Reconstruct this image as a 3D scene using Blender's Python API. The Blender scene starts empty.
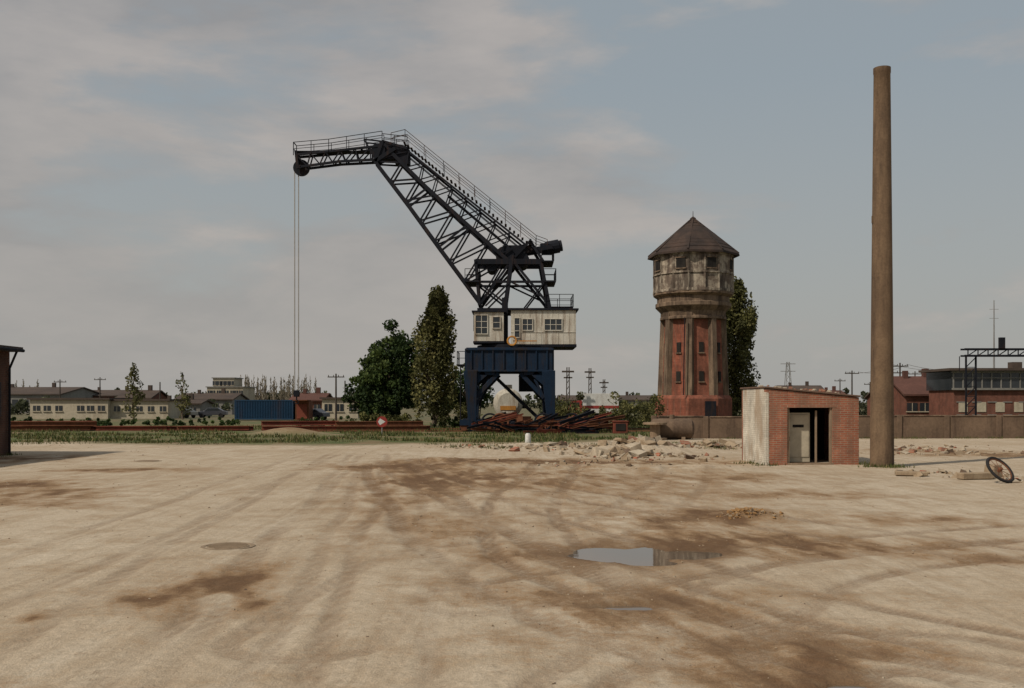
import bpy, math, random
import numpy as np
from mathutils import Vector, Matrix
random.seed(7); np.random.seed(7)
S=bpy.context.scene
EYE=2.2
# ------------------------------------------------------------------ materials
def newmat(name):
    m=bpy.data.materials.new(name); m.use_nodes=True
    nt=m.node_tree; nt.nodes.clear()
    o=nt.nodes.new('ShaderNodeOutputMaterial'); b=nt.nodes.new('ShaderNodeBsdfPrincipled')
    nt.links.new(b.outputs[0],o.inputs[0]); return m,nt,b
def noise(nt,vec,scale,detail=6,rough=.6,dist=0):
    n=nt.nodes.new('ShaderNodeTexNoise'); n.inputs['Scale'].default_value=scale
    n.inputs['Detail'].default_value=detail; n.inputs['Roughness'].default_value=rough
    n.inputs['Distortion'].default_value=dist
    if vec is not None: nt.links.new(vec,n.inputs['Vector'])
    return n.outputs[0]
def ramp(nt,fac,a,b,ca=(0,0,0,1),cb=(1,1,1,1)):
    r=nt.nodes.new('ShaderNodeValToRGB'); e=r.color_ramp.elements
    e[0].position=a; e[1].position=b; e[0].color=ca; e[1].color=cb
    nt.links.new(fac,r.inputs[0]); return r.outputs[0]
def mix(nt,fac,a,b,mode='MIX'):
    n=nt.nodes.new('ShaderNodeMix'); n.data_type='RGBA'; n.blend_type=mode
    for sock,v in ((n.inputs[0],fac),(n.inputs[6],a),(n.inputs[7],b)):
        if hasattr(v,'links'): nt.links.new(v,sock)
        elif isinstance(v,(int,float)): sock.default_value=v
        else: sock.default_value=(*v[:3],1)
    return n.outputs[2]
def math_(nt,op,a,b=None,clamp=False):
    n=nt.nodes.new('ShaderNodeMath'); n.operation=op; n.use_clamp=clamp
    for i,v in enumerate((a,b)):
        if v is None: continue
        if hasattr(v,'links'): nt.links.new(v,n.inputs[i])
        else: n.inputs[i].default_value=v
    return n.outputs[0]
def mapping(nt,vec,sc,rz=0):
    n=nt.nodes.new('ShaderNodeMapping'); n.inputs['Scale'].default_value=sc; n.inputs['Rotation'].default_value=(0,0,rz)
    nt.links.new(vec,n.inputs[0]); return n.outputs[0]
def objco(nt):
    return nt.nodes.new('ShaderNodeTexCoord').outputs['Object']
def bump(nt,b,h,strength,dist=.02):
    n=nt.nodes.new('ShaderNodeBump'); n.inputs['Strength'].default_value=strength
    n.inputs['Distance'].default_value=dist
    nt.links.new(h,n.inputs['Height']); nt.links.new(n.outputs[0],b.inputs['Normal'])
def weathered(name,c1,c2,stain=None,scale=1.0,rough=.85,bmp=.3,metal=0,lo=.35,hi=.65,streak=.5,slo=.5,shi=.7,spec=None):
    m,nt,b=newmat(name); oc=objco(nt)
    n1=noise(nt,oc,scale,6,.65); col=mix(nt,ramp(nt,n1,lo,hi),c1,c2)
    if stain:
        v=mapping(nt,oc,(1,1,.15)); s=noise(nt,v,scale*2.2,5,.7)
        f=ramp(nt,s,slo,shi); f=math_(nt,'MULTIPLY',f,streak)
        col=mix(nt,f,col,stain)
    fine=noise(nt,oc,scale*14,3,.7); g=ramp(nt,fine,.2,.8,(.72,.72,.72,1),(1.15,1.15,1.15,1))
    col=mix(nt,1.0,col,g,'MULTIPLY')
    nt.links.new(col,b.inputs['Base Color']); b.inputs['Roughness'].default_value=rough
    b.inputs['Metallic'].default_value=metal
    b.inputs['Specular IOR Level'].default_value=spec if spec is not None else (.2 if rough>.6 else .5)
    if bmp: bump(nt,b,fine,bmp)
    return m
def brickmat(name,c1,c2,mortar,stain,streak=.6,size=1.0,slo=.45,shi=.62):
    m,nt,b=newmat(name); oc=objco(nt)
    sx=nt.nodes.new('ShaderNodeSeparateXYZ'); nt.links.new(oc,sx.inputs[0])
    u=math_(nt,'ADD',sx.outputs[0],sx.outputs[1]); cx=nt.nodes.new('ShaderNodeCombineXYZ')
    nt.links.new(u,cx.inputs[0]); nt.links.new(sx.outputs[2],cx.inputs[1])
    br=nt.nodes.new('ShaderNodeTexBrick'); nt.links.new(cx.outputs[0],br.inputs[0])
    br.inputs['Scale'].default_value=1.0/size
    br.inputs['Brick Width'].default_value=.25; br.inputs['Row Height'].default_value=.075
    br.inputs['Mortar Size'].default_value=.009; br.inputs['Bias'].default_value=-.1
    br.inputs['Color1'].default_value=(*c1,1); br.inputs['Color2'].default_value=(*c2,1); br.inputs['Mortar'].default_value=(*mortar,1)
    n1=noise(nt,oc,1.3,7,.7)
    col=mix(nt,1.0,br.outputs[0],ramp(nt,n1,.3,.7,(.58,.58,.58,1),(1.2,1.2,1.2,1)),'MULTIPLY')
    v=mapping(nt,oc,(1,1,.25)); s=noise(nt,v,1.4,6,.7)
    f=math_(nt,'MULTIPLY',ramp(nt,s,slo,shi),streak); col=mix(nt,f,col,stain)
    nt.links.new(col,b.inputs['Base Color']); b.inputs['Roughness'].default_value=.9; b.inputs['Specular IOR Level'].default_value=.2
    bump(nt,b,br.outputs[1],.4,-.01)
    return m
BLK=weathered('crane_black_paint',(.009,.011,.016),(.015,.016,.022),(.055,.028,.016),1.2,.75,.1,0,streak=.6,slo=.52,shi=.72,spec=.12)
BLUE=weathered('crane_blue_paint',(.008,.018,.038),(.011,.026,.052),(.030,.022,.018),.8,.75,.1,streak=.85,slo=.46,shi=.64,spec=.12)
RUST=weathered('rust',(.12,.045,.022),(.18,.075,.04),(.04,.02,.015),1.5,.9,.5)
RAILR=weathered('rusty_railing',(.07,.035,.022),(.03,.022,.02),(.02,.015,.012),1.5,.9,.2)
REDRUST=weathered('red_rust',(.22,.062,.038),(.14,.042,.028),(.06,.03,.02),.5,.9,.4)
CREAM=weathered('cream_cabin_paint',(.58,.55,.48),(.45,.42,.35),(.20,.13,.08),.8,.7,.1,streak=.8,slo=.47,shi=.66)
GLASS=weathered('dark_glass',(.02,.025,.03),(.035,.04,.045),None,.6,.15,0)
DARK=weathered('dark_interior',(.015,.013,.012),(.03,.026,.022),None,1,.9,.1)
STEEL=weathered('galvanised_steel',(.22,.22,.22),(.3,.3,.29),(.15,.1,.07),2,.65,.1,.2)
ROPE=weathered('wire_rope',(.30,.29,.27),(.36,.34,.32),None,3,.7,.1)
WOOD=weathered('old_timber',(.20,.14,.09),(.30,.22,.15),(.08,.05,.03),2,.9,.5)
TARPOLE=weathered('tarred_pole',(.05,.04,.035),(.08,.065,.05),None,2,.9,.2)
CONC=weathered('tower_concrete',(.255,.18,.12),(.16,.112,.078),(.055,.038,.028),.55,.92,.4,streak=.85,slo=.42,shi=.62)
HEADC=weathered('tower_head_render',(.42,.36,.28),(.17,.13,.10),(.06,.045,.036),.5,.92,.4,streak=.85,lo=.44,hi=.54,slo=.45,shi=.58)
TBRICK=brickmat('tower_brick',(.30,.085,.048),(.23,.06,.036),(.22,.14,.10),(.11,.048,.032),.75,1.0,.44,.62)
ROOF=weathered('tower_slate',(.036,.028,.025),(.070,.046,.036),(.025,.018,.016),.5,.85,.4)
SBRICK=brickmat('shed_brick',(.36,.125,.07),(.27,.09,.055),(.32,.25,.18),(.18,.11,.075),.7)
WHITEW=brickmat('whitewashed_brick',(.62,.58,.49),(.56,.52,.44),(.47,.43,.35),(.33,.24,.16),.7,1.0,.47,.6)
DKBRICK=brickmat('dark_brick',(.11,.045,.03),(.08,.035,.025),(.1,.08,.06),(.04,.025,.02),.6)
CHIM=weathered('chimney_concrete',(.20,.135,.083),(.14,.093,.058),(.062,.042,.03),1.0,.9,.5,streak=.75,slo=.42,shi=.66)
WALLC=weathered('boundary_wall_render',(.19,.13,.088),(.115,.08,.055),(.06,.04,.03),.45,.95,.4,streak=.8)
FELT=weathered('roof_felt',(.16,.10,.07),(.12,.08,.06),None,.8,.95,.3)
CONCP=weathered('pale_concrete',(.44,.38,.29),(.32,.26,.19),(.2,.15,.1),1.2,.95,.5)
DUSTY=weathered('dusty_stone',(.36,.28,.19),(.27,.20,.13),(.17,.11,.07),3,.95,.5)
OCHRE=weathered('ochre_spoil',(.36,.21,.09),(.26,.15,.065),None,4,.95,.5)
OFFW=weathered('off_white_render',(.46,.41,.31),(.37,.32,.24),(.24,.18,.12),.2,.9,.1)
GREYW=weathered('grey_render',(.24,.23,.21),(.18,.175,.16),(.12,.11,.10),.2,.9,.1)
HROOF=weathered('far_dark_roof',(.065,.050,.043),(.095,.070,.056),None,.3,.9,.1)
RROOF=weathered('far_red_roof',(.12,.058,.045),(.09,.045,.036),None,.3,.9,.1)
HBRICK=brickmat('far_brick',(.19,.062,.04),(.15,.05,.035),(.17,.12,.09),(.08,.04,.03),.5,1.0)
CBLUE=weathered('container_blue',(.012,.048,.10),(.010,.036,.075),(.07,.04,.03),.4,.7,.1,streak=.4)
CARW=weathered('white_paint',(.60,.60,.57),(.52,.52,.5),(.32,.27,.22),.6,.5,0)
CARG=weathered('beige_car_paint',(.34,.32,.27),(.28,.26,.22),None,.6,.45,0)
CARR=weathered('red_paint',(.30,.03,.02),(.22,.025,.02),None,.6,.5,0)
CARD=weathered('dark_car_paint',(.04,.045,.06),(.06,.06,.07),None,.6,.35,0)
RUBBER=weathered('rubber',(.02,.02,.02),(.035,.03,.03),None,3,.85,.3)
YEL=weathered('yellow_paint',(.5,.22,.03),(.4,.17,.03),(.15,.07,.03),1,.6,.1)
BARK=weathered('bark',(.09,.07,.05),(.14,.11,.08),(.04,.03,.02),2,.95,.5)
FARBARK=weathered('far_bare_twigs',(.17,.145,.11),(.22,.19,.14),None,.3,.95,0)  # paler than near bark: distance haze is put into the colour
IRON=weathered('cast_iron',(.22,.165,.11),(.29,.22,.15),None,3,.9,.3)
def leaf(name,c,t=.25):
    m,nt,b=newmat(name); oc=objco(nt); n=noise(nt,oc,1.3,2,.6)
    d=tuple(x*.6 for x in c); u=tuple(min(1,x*1.35) for x in c)
    col=mix(nt,ramp(nt,n,.35,.65),d,u); nt.links.new(col,b.inputs['Base Color'])
    b.inputs['Roughness'].default_value=.8; b.inputs['Specular IOR Level'].default_value=.2
    tr=nt.nodes.new('ShaderNodeBsdfTranslucent'); nt.links.new(col,tr.inputs[0])
    mx=nt.nodes.new('ShaderNodeMixShader'); mx.inputs[0].default_value=t
    nt.links.new(b.outputs[0],mx.inputs[1]); nt.links.new(tr.outputs[0],mx.inputs[2])
    nt.links.new(mx.outputs[0],nt.nodes['Material Output'].inputs[0]); return m
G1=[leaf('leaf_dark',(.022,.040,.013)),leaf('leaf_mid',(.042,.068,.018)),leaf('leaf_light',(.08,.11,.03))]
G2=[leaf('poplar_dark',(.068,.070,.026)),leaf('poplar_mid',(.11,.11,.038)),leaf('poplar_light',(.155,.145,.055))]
G3=[leaf('far_leaf_dark',(.055,.062,.036)),leaf('far_leaf_mid',(.075,.085,.046)),leaf('far_leaf_light',(.10,.11,.06))]  # greyed, lightened leaf colours with distance haze mixed in
GG=[leaf('grass_dark',(.048,.068,.018)),leaf('grass_mid',(.08,.10,.028)),leaf('grass_dry',(.16,.14,.06))]
# ------------------------------------------------------------------ mesh builder
class B:
    def __init__(s): s.v=[]; s.f=[]; s.m=[]
    def add(s,vs,fs,m=0):
        o=len(s.v); s.v+= [tuple(v) for v in vs]; s.f+=[tuple(i+o for i in f) for f in fs]; s.m+=[m]*len(fs); return s
    def box(s,c,d,m=0,rz=0,top=1.0):
        x,y,z=[k/2 for k in d]; vs=[]
        for k in (-1,1):
            t=top if k>0 else 1
            for a,b in ((-1,-1),(1,-1),(1,1),(-1,1)):
                px,py=a*x*t,b*y*t; cr,sr=math.cos(rz),math.sin(rz)
                vs.append((c[0]+px*cr-py*sr,c[1]+px*sr+py*cr,c[2]+k*z))
        return s.add(vs,[(3,2,1,0),(4,5,6,7),(0,1,5,4),(1,2,6,5),(2,3,7,6),(3,0,4,7)],m)
    def beam(s,p,q,w,h=None,m=0,w2=None):
        h=h or w; p=Vector(p); q=Vector(q); d=(q-p)
        if d.length<1e-6: return s
        d.normalize(); up=Vector((0,0,1)) if abs(d.z)<.95 else Vector((0,1,0))
        a=d.cross(up).normalized(); b=a.cross(d).normalized(); vs=[]
        for e,k in ((p,1),(q,(w2/w if w2 else 1))):
            for i,j in ((-1,-1),(1,-1),(1,1),(-1,1)): vs.append(e+a*(i*w/2*k)+b*(j*h/2*k))
        return s.add(vs,[(3,2,1,0),(4,5,6,7),(0,1,5,4),(1,2,6,5),(2,3,7,6),(3,0,4,7)],m)
    def cyl(s,p,q,r1,r2=None,n=10,m=0,ph=0):
        r2=r1 if r2 is None else r2; p=Vector(p); q=Vector(q); d=(q-p).normalized()
        if abs(d.z)>.95: a=Vector((1,0,0)); a=(a-d*a.dot(d)).normalized()
        else: a=d.cross(Vector((0,0,1))).normalized()
        b=d.cross(a).normalized(); vs=[]
        for e,r in ((p,r1),(q,r2)):
            for i in range(n):
                t=2*math.pi*i/n+ph; vs.append(e+a*(math.cos(t)*r)+b*(math.sin(t)*r))
        fs=[(i,(i+1)%n,n+(i+1)%n,n+i) for i in range(n)]
        fs+= [tuple(range(n))[::-1],tuple(range(n,2*n))]
        return s.add(vs,fs,m)
    def lathe(s,prof,n,m=0,ph=0,c=(0,0)):
        vs=[]; fs=[]
        for r,z in prof:
            for i in range(n):
                t=2*math.pi*i/n+ph; vs.append((c[0]+math.cos(t)*r,c[1]+math.sin(t)*r,z))
        for k in range(len(prof)-1):
            for i in range(n):
                j=(i+1)%n; fs.append((k*n+i,k*n+j,(k+1)*n+j,(k+1)*n+i))
        return s.add(vs,fs,m)
    def torus(s,c,R,r,M_=None,n=28,k=8,m=0):
        M_=M_ or Matrix.Identity(3); vs=[]; fs=[]
        for i in range(n):
            a=2*math.pi*i/n
            for j in range(k):
                b=2*math.pi*j/k; v=Vector(((R+r*math.cos(b))*math.cos(a),(R+r*math.cos(b))*math.sin(a),r*math.sin(b)))
                vs.append(Vector(c)+M_@v)
        for i in range(n):
            for j in range(k):
                fs.append((i*k+j,((i+1)%n)*k+j,((i+1)%n)*k+(j+1)%k,i*k+(j+1)%k))
        return s.add(vs,fs,m)
    def obj(s,name,mats,parent=None,loc=(0,0,0),smooth=False,bevel=0,rz=0):
        me=bpy.data.meshes.new(name); me.from_pydata([tuple(v) for v in s.v],[],s.f)
        for m in mats: me.materials.append(m)
        me.polygons.foreach_set('material_index',s.m)
        if smooth:
            me.polygons.foreach_set('use_smooth',[True]*len(s.f))
        me.update(); o=bpy.data.objects.new(name,me); S.collection.objects.link(o)
        o.location=loc; o.rotation_euler[2]=rz
        if parent: o.parent=parent
        if smooth:
            try: me.set_sharp_from_angle(angle=math.radians(35))
            except Exception: pass
        if bevel:
            b=o.modifiers.new('bevel','BEVEL'); b.width=bevel; b.segments=1
        return o
def empty(name,loc,rz=0):
    e=bpy.data.objects.new(name,None); S.collection.objects.link(e); e.location=loc; e.rotation_euler[2]=rz
    e.empty_display_size=.5; return e
def brg(a,d): return (a-512)/1000*d          # lateral offset of a surveyed bearing at distance d
def gnd(a,b):                                # surveyed ground point
    d=EYE*1000/(b-402); return brg(a,d),d
# ------------------------------------------------------------------ numpy noise
def vn(x,y,seed):
    xi=np.floor(x).astype(np.int64); yi=np.floor(y).astype(np.int64); xf=x-xi; yf=y-yi
    def h(a,b):
        n=(a*374761393+b*668265263+seed*1442695041)&0x7fffffff
        n=((n^(n>>13))*1274126177)&0x7fffffff
        return ((n^(n>>16))&0xffff)/65535.0
    u=xf*xf*(3-2*xf); v=yf*yf*(3-2*yf)
    return (h(xi,yi)*(1-u)+h(xi+1,yi)*u)*(1-v)+(h(xi,yi+1)*(1-u)+h(xi+1,yi+1)*u)*v
def fbm(x,y,s,o=4):
    r=0;a=.5;t=0
    for k in range(o):
        r=r+a*vn(x*2**k+17.3*k,y*2**k-9.1*k,s+k); t+=a; a*=.5
    return r/t
# ------------------------------------------------------------------ ground
def axis(segs):
    out=[]
    for a,b,n in segs: out+=list(np.linspace(a,b,n,endpoint=False))
    out.append(segs[-1][1]); return np.array(out)
xs=axis([(-3000,-400,10),(-400,-80,20),(-80,-30,40),(-30,-8,130),(-8,9,340),(9,32,150),(32,90,40),(90,400,20),(400,3000,10)])
ys=axis([(-60,0,10),(0,5.5,12),(5.5,18,280),(18,34,140),(34,65,100),(65,120,40),(120,400,24),(400,4000,12)])
X,Y=np.meshgrid(xs,ys)
mud=np.zeros_like(X)
blobs=[(205,588,52,20,1.7),(214,598,14,5,-2.2),(250,606,22,6,.8),(400,500,50,30,.5),(480,478,120,14,.5),(600,485,120,18,.5),(450,530,50,14,.55),(430,478,60,8,.55),
(520,560,70,14,.55),(650,528,120,14,.65),(560,592,110,12,.7),(640,620,120,16,.9),(720,650,110,16,1.0),(775,676,90,20,1.05),(740,545,110,10,.75),(690,600,90,14,.5),
(930,520,90,6,.7),(900,546,160,8,.7),(985,560,70,5,.7),(45,494,75,8,1.0),(10,484,50,6,1.1),(20,459,60,5,1.0),(60,505,60,5,.6),  # entry beside the warehouse paints that building's ground shadow in mud colour
(130,470,60,2,1.2),(395,467,75,3,1.1),(500,462,90,3,.7),(800,495,80,6,.6),(745,478,90,5,.6),(560,462,100,4,.7),(700,515,70,7,.75),(860,600,120,8,.4),(640,556,80,14,.8),(1000,455,110,3,.9),(920,450,60,2,.9),(700,462,100,3,.6),(500,640,60,8,.35),(880,650,90,10,.5),(30,618,18,5,.7)]
wx=(fbm(X*.9,Y*.9,3,4)-.5)*1.6; wy=(fbm(X*.9+50,Y*.9,5,4)-.5)*1.6
for a,b,ra,rb,am in blobs:
    cx,cy=gnd(a,b); rx=ra/1000*cy; ry=max(cy*cy*rb/2200,.25)
    sc=min(1,.8*rx)
    d=((X+wx*sc-cx)/rx)**2+((Y+wy*sc-cy)/ry)**2
    mud+=am*np.exp(-d*.9)
ca,sa=math.cos(.32),math.sin(.32)
U=X*ca+Y*sa; V=-X*sa+Y*ca
st=fbm(U*3.2,V*.5,51,4)-.5; st2=fbm(U*9,V*.9,55,3)-.5; st3=fbm(X*2.2,Y*.8,57,5)-.5
mud=mud*(1+.8*st+.9*st2+1.9*st3)
def pathd(pts):
    P=[gnd(*p) for p in pts]; best=np.full_like(X,1e9)
    for (x0,y0),(x1,y1) in zip(P[:-1],P[1:]):
        L=(x1-x0)**2+(y1-y0)**2; t=np.clip(((X+jx-x0)*(x1-x0)+(Y-y0)*(y1-y0))/L,0,1)
        dd=np.hypot(X+jx-x0-t*(x1-x0),Y-y0-t*(y1-y0)); best=np.minimum(best,dd)
    return best
def spline(pts,n=6):
    out=[]
    P=[pts[0]]+list(pts)+[pts[-1]]
    for i in range(1,len(P)-2):
        for k in range(n):
            t=k/n; p0,p1,p2,p3=P[i-1],P[i],P[i+1],P[i+2]
            out.append(tuple(.5*((2*p1[j])+(-p0[j]+p2[j])*t+(2*p0[j]-5*p1[j]+4*p2[j]-p3[j])*t*t+(-p0[j]+3*p1[j]-3*p2[j]+p3[j])*t**3) for j in (0,1)))
    out.append(pts[-1]); return out
track=np.zeros_like(X); jx=(fbm(X*.5,Y*.18,31,3)-.5)*.35
brk=np.clip((fbm(X*1.3,Y*.6,61,4)-.33)*4,0,1)
def addtrack(pts,amp,gauge=.75,w=.13):
    global track
    d=pathd(spline(pts,4)); e=np.abs(d-gauge); g=np.exp(-(np.clip(e-w*.6,0,9)/(w*.4))**2)
    tread=.62+.38*(np.sin(d*95)>-.2)
    track=np.maximum(track,amp*g*tread*(.35+.65*brk))
addtrack([(40,700),(200,560),(300,490),(345,455)],.6)
addtrack([(190,700),(290,570),(345,500),(370,455)],.7)
addtrack([(-150,640),(60,560),(230,490),(320,455)],.55)
addtrack([(330,700),(360,600),(380,520),(385,470)],.5)
addtrack([(390,466),(430,510),(500,560),(620,615),(760,655),(1000,700)],1.2,.8,.2)
addtrack([(560,466),(520,510),(540,550),(640,590),(800,640),(1050,690)],1.2,.7,.16)
addtrack([(480,600),(650,570),(800,550),(1040,530)],1.1,.7,.16)
addtrack([(620,700),(700,630),(820,570),(1040,545)],.9,.7,.14)
addtrack([(690,470),(640,510),(560,540),(430,560),(300,640)],.6,.7,.15)
addtrack([(400,462),(470,500),(600,545),(760,600),(1040,660)],1.1,.75,.15)
addtrack([(700,690),(820,650),(960,655),(1080,690)],1.1,.7,.16)
addtrack([(430,462),(520,486),(700,512),(1040,560)],.9,.75,.18)
puddles=[(606,551,26,6),(640,553,28,7),(688,552,30,4),(622,603,26,2.5),(838,684,24,4),(655,560,22,3)]
wet=np.zeros_like(X); calm=np.zeros_like(X); dip=np.zeros_like(X)
for a,b,ra,rb in puddles:
    cx,cy=gnd(a,b); rx=ra/1000*cy; ry=cy*cy*rb/2200
    g=np.exp(-(((X+wx*.22-cx)/rx)**2+((Y+wy*.3-cy)/ry)**2)*.8); dip=np.maximum(dip,g)
    wet=np.maximum(wet,np.exp(-(((X+wx*.3-cx)/(rx*1.5))**2+((Y+wy*.3-cy)/(ry*1.5))**2)))
    calm=np.maximum(calm,np.exp(-(((X-cx)/(rx*2.6))**4+((Y-cy)/(ry*2.6))**4)))
H=(fbm(X*2.2,Y*2.2,12,4)-.5)*.03*np.clip(mud+.2,0,1.4)*2+(fbm(X*9,Y*9,13,2)-.5)*.010
H+=(fbm(X*16,Y*16,14,2)-.5)*.012*np.clip(mud,0,1)
H-=.03*np.clip(track,0,1)
H+=(fbm(X*.25,Y*.25,11,3)-.5)*.05
for a,b,ra,rb,h in [(750,517,26,4,.16),(640,451,50,3,.30),(540,447,60,2,.18),(720,446,45,2,.2),(600,470,70,5,.14),(480,468,60,4,.14),(680,532,40,3,.05),(440,462,50,2,.14),(560,480,60,5,.10),(700,470,60,3,.12),(520,496,50,5,.08),(800,512,60,4,.07)]:
    cx,cy=gnd(a,b); rx=ra/1000*cy; ry=max(cy*cy*rb/2200,.3)
    H+=h*np.exp(-(((X-cx)/rx)**2+((Y-cy)/ry)**2))*(.3+1.2*fbm(X*1.8,Y*1.8,21,4))
H=H*(1-.75*calm)-.12*dip
H=np.where(Y<1,0,H)
heapx=brg(288,66); H+=.55*np.exp(-(((X-heapx)/2.2)**2+((Y-66)/1.5)**2)) 
edge=52+(fbm(X*.12,Y*0,41,3)-.5)*6+np.clip((X-2)/8,0,1)*8
grass=np.clip((Y-edge)/3,0,1)
grass=np.where((X>9)&(Y<60.4),0,grass)
grass*=1-np.exp(-(((X-heapx)/3.0)**2+((Y-66)/2)**2))*.95
far=np.clip((Y-90)/40,0,1)
mud+=np.exp(-(((X-heapx)/2.6)**2+((Y-66)/1.8)**2))*1.0
H=H*(1-np.clip((Y-100)/60,0,1))
ny,nx=X.shape
co=np.stack([X,Y,H],-1).reshape(-1,3)
idx=np.arange(nx*ny).reshape(ny,nx)
quads=np.stack([idx[:-1,:-1],idx[:-1,1:],idx[1:,1:],idx[1:,:-1]],-1).reshape(-1,4)
me=bpy.data.meshes.new('ground'); me.vertices.add(len(co)); me.vertices.foreach_set('co',co.astype(np.float32).ravel())
me.loops.add(quads.size); me.loops.foreach_set('vertex_index',quads.ravel().astype(np.int32))
me.polygons.add(len(quads)); me.polygons.foreach_set('loop_start',np.arange(0,quads.size,4,dtype=np.int32))
me.polygons.foreach_set('use_smooth',np.ones(len(quads),dtype=bool))
me.update(calc_edges=True); me.validate()
for nm,ar in (('mud',mud),('track',np.clip(track,0,1)),('wet',wet),('grassy',grass),('far',far)):
    at=me.attributes.new(nm,'FLOAT','POINT'); at.data.foreach_set('value',ar.astype(np.float32).ravel())
ground=bpy.data.objects.new('ground',me); S.collection.objects.link(ground)
m,nt,b=newmat('sandy_yard'); oc=objco(nt)
def attr(n):
    a=nt.nodes.new('ShaderNodeAttribute'); a.attribute_name=n; return a.outputs['Fac']
big=noise(nt,oc,.16,6,.6); mid=noise(nt,oc,1.1,7,.7); fine=noise(nt,oc,9,5,.75); grit=noise(nt,oc,55,2,.8)
base=mix(nt,ramp(nt,big,.38,.62),(.43,.345,.245),(.51,.43,.325))
base=mix(nt,math_(nt,'MULTIPLY',ramp(nt,mid,.45,.75),.85),base,(.36,.275,.18))
dm=noise(nt,mapping(nt,oc,(3.2,.16,1),.12),1.0,7,.72); dm2=noise(nt,mapping(nt,oc,(2.4,.2,1),-.32),1.0,7,.72)
base=mix(nt,math_(nt,'MULTIPLY',ramp(nt,dm,.48,.66),.6),base,(.33,.25,.165))
base=mix(nt,math_(nt,'MULTIPLY',ramp(nt,dm2,.52,.7),.5),base,(.57,.50,.395))
base=mix(nt,math_(nt,'MULTIPLY',ramp(nt,noise(nt,oc,2.6,8,.78),.57,.67),.6),base,(.25,.175,.11))
mf=math_(nt,'ADD',attr('mud'),math_(nt,'MULTIPLY',math_(nt,'SUBTRACT',mid,.5),1.8))
mf=math_(nt,'ADD',mf,math_(nt,'MULTIPLY',math_(nt,'SUBTRACT',fine,.5),1.7))
m1=ramp(nt,mf,.10,.80); m2=ramp(nt,mf,.70,1.0)
m2=ramp(nt,math_(nt,'MULTIPLY',mf,.6),.44,.80)
col=mix(nt,math_(nt,'MULTIPLY',m1,.86),base,(.27,.168,.085)); col=mix(nt,math_(nt,'MULTIPLY',m2,.88),col,(.120,.064,.030))
tf=math_(nt,'MULTIPLY',attr('track'),ramp(nt,fine,.2,.5))
col=mix(nt,math_(nt,'MULTIPLY',tf,.68),col,(.175,.108,.06))
col=mix(nt,math_(nt,'MULTIPLY',attr('wet'),.8),col,(.11,.065,.034))
col=mix(nt,1.0,col,ramp(nt,fine,.25,.75,(.72,.71,.69,1),(1.17,1.17,1.18,1)),'MULTIPLY')
col=mix(nt,1.0,col,ramp(nt,grit,.25,.75,(.74,.74,.74,1),(1.17,1.17,1.17,1)),'MULTIPLY')
gf=math_(nt,'MULTIPLY',attr('grassy'),ramp(nt,noise(nt,oc,.35,6,.7),.38,.52))
gcol=mix(nt,ramp(nt,noise(nt,oc,.8,6,.7),.35,.7),(.058,.082,.024),(.135,.135,.055))
gcol=mix(nt,attr('far'),gcol,(.095,.10,.055))
dry=mix(nt,attr('grassy'),col,(.20,.135,.08))
col=mix(nt,gf,dry,gcol)
nt.links.new(col,b.inputs['Base Color'])
rg=nt.nodes.new('ShaderNodeMapRange'); nt.links.new(attr('wet'),rg.inputs[0]); rg.inputs[1].default_value=.45; rg.inputs[2].default_value=1; rg.inputs[3].default_value=.95; rg.inputs[4].default_value=.35
nt.links.new(rg.outputs[0],b.inputs['Roughness']); b.inputs['Specular IOR Level'].default_value=.25
hh=math_(nt,'ADD',math_(nt,'MULTIPLY',fine,1.0),math_(nt,'MULTIPLY',grit,.35)); bump(nt,b,hh,.7,.04)
me.materials.append(m)
mw,ntw,bw=newmat('muddy_water'); bw.inputs['Base Color'].default_value=(.12,.09,.065,1); bw.inputs['Roughness'].default_value=.03
bump(ntw,bw,noise(ntw,objco(ntw),6,3,.5),.03,.01)
def gz(x,y):
    i=min(max(np.searchsorted(xs,x),0),nx-1); j=min(max(np.searchsorted(ys,y),0),ny-1); return float(H[j,i])
pb=B()
for grp in [[0,1,5,2],[3],[4]]:
    g=[puddles[k] for k in grp]
    cs=[gnd(a,b_) for a,b_,_,_ in g]
    cx=sum(c[0] for c in cs)/len(cs); cy=sum(c[1] for c in cs)/len(cs)
    rx=max(abs(gnd(a,b_)[0]-cx)+ra/1000*cy*1.5 for a,b_,ra,rb in g); ry=max(abs(gnd(a,b_)[1]-cy)+cy*cy*rb/2200*1.7 for a,b_,ra,rb in g)
    rim=(np.abs(np.hypot((X-cx)/rx,(Y-cy)/ry)-1)<.05); lo=float(np.min(H[rim]))
    zl=lo-.002
    vs=[(cx+rx*math.cos(t*math.pi/16),cy+ry*math.sin(t*math.pi/16),zl) for t in range(32)]
    pb.add(vs,[tuple(range(32))],0)
    print('PUDDLE',grp,zl,[round(gz(*c),3) for c in cs])
pb.obj('puddle',[mw])
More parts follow.
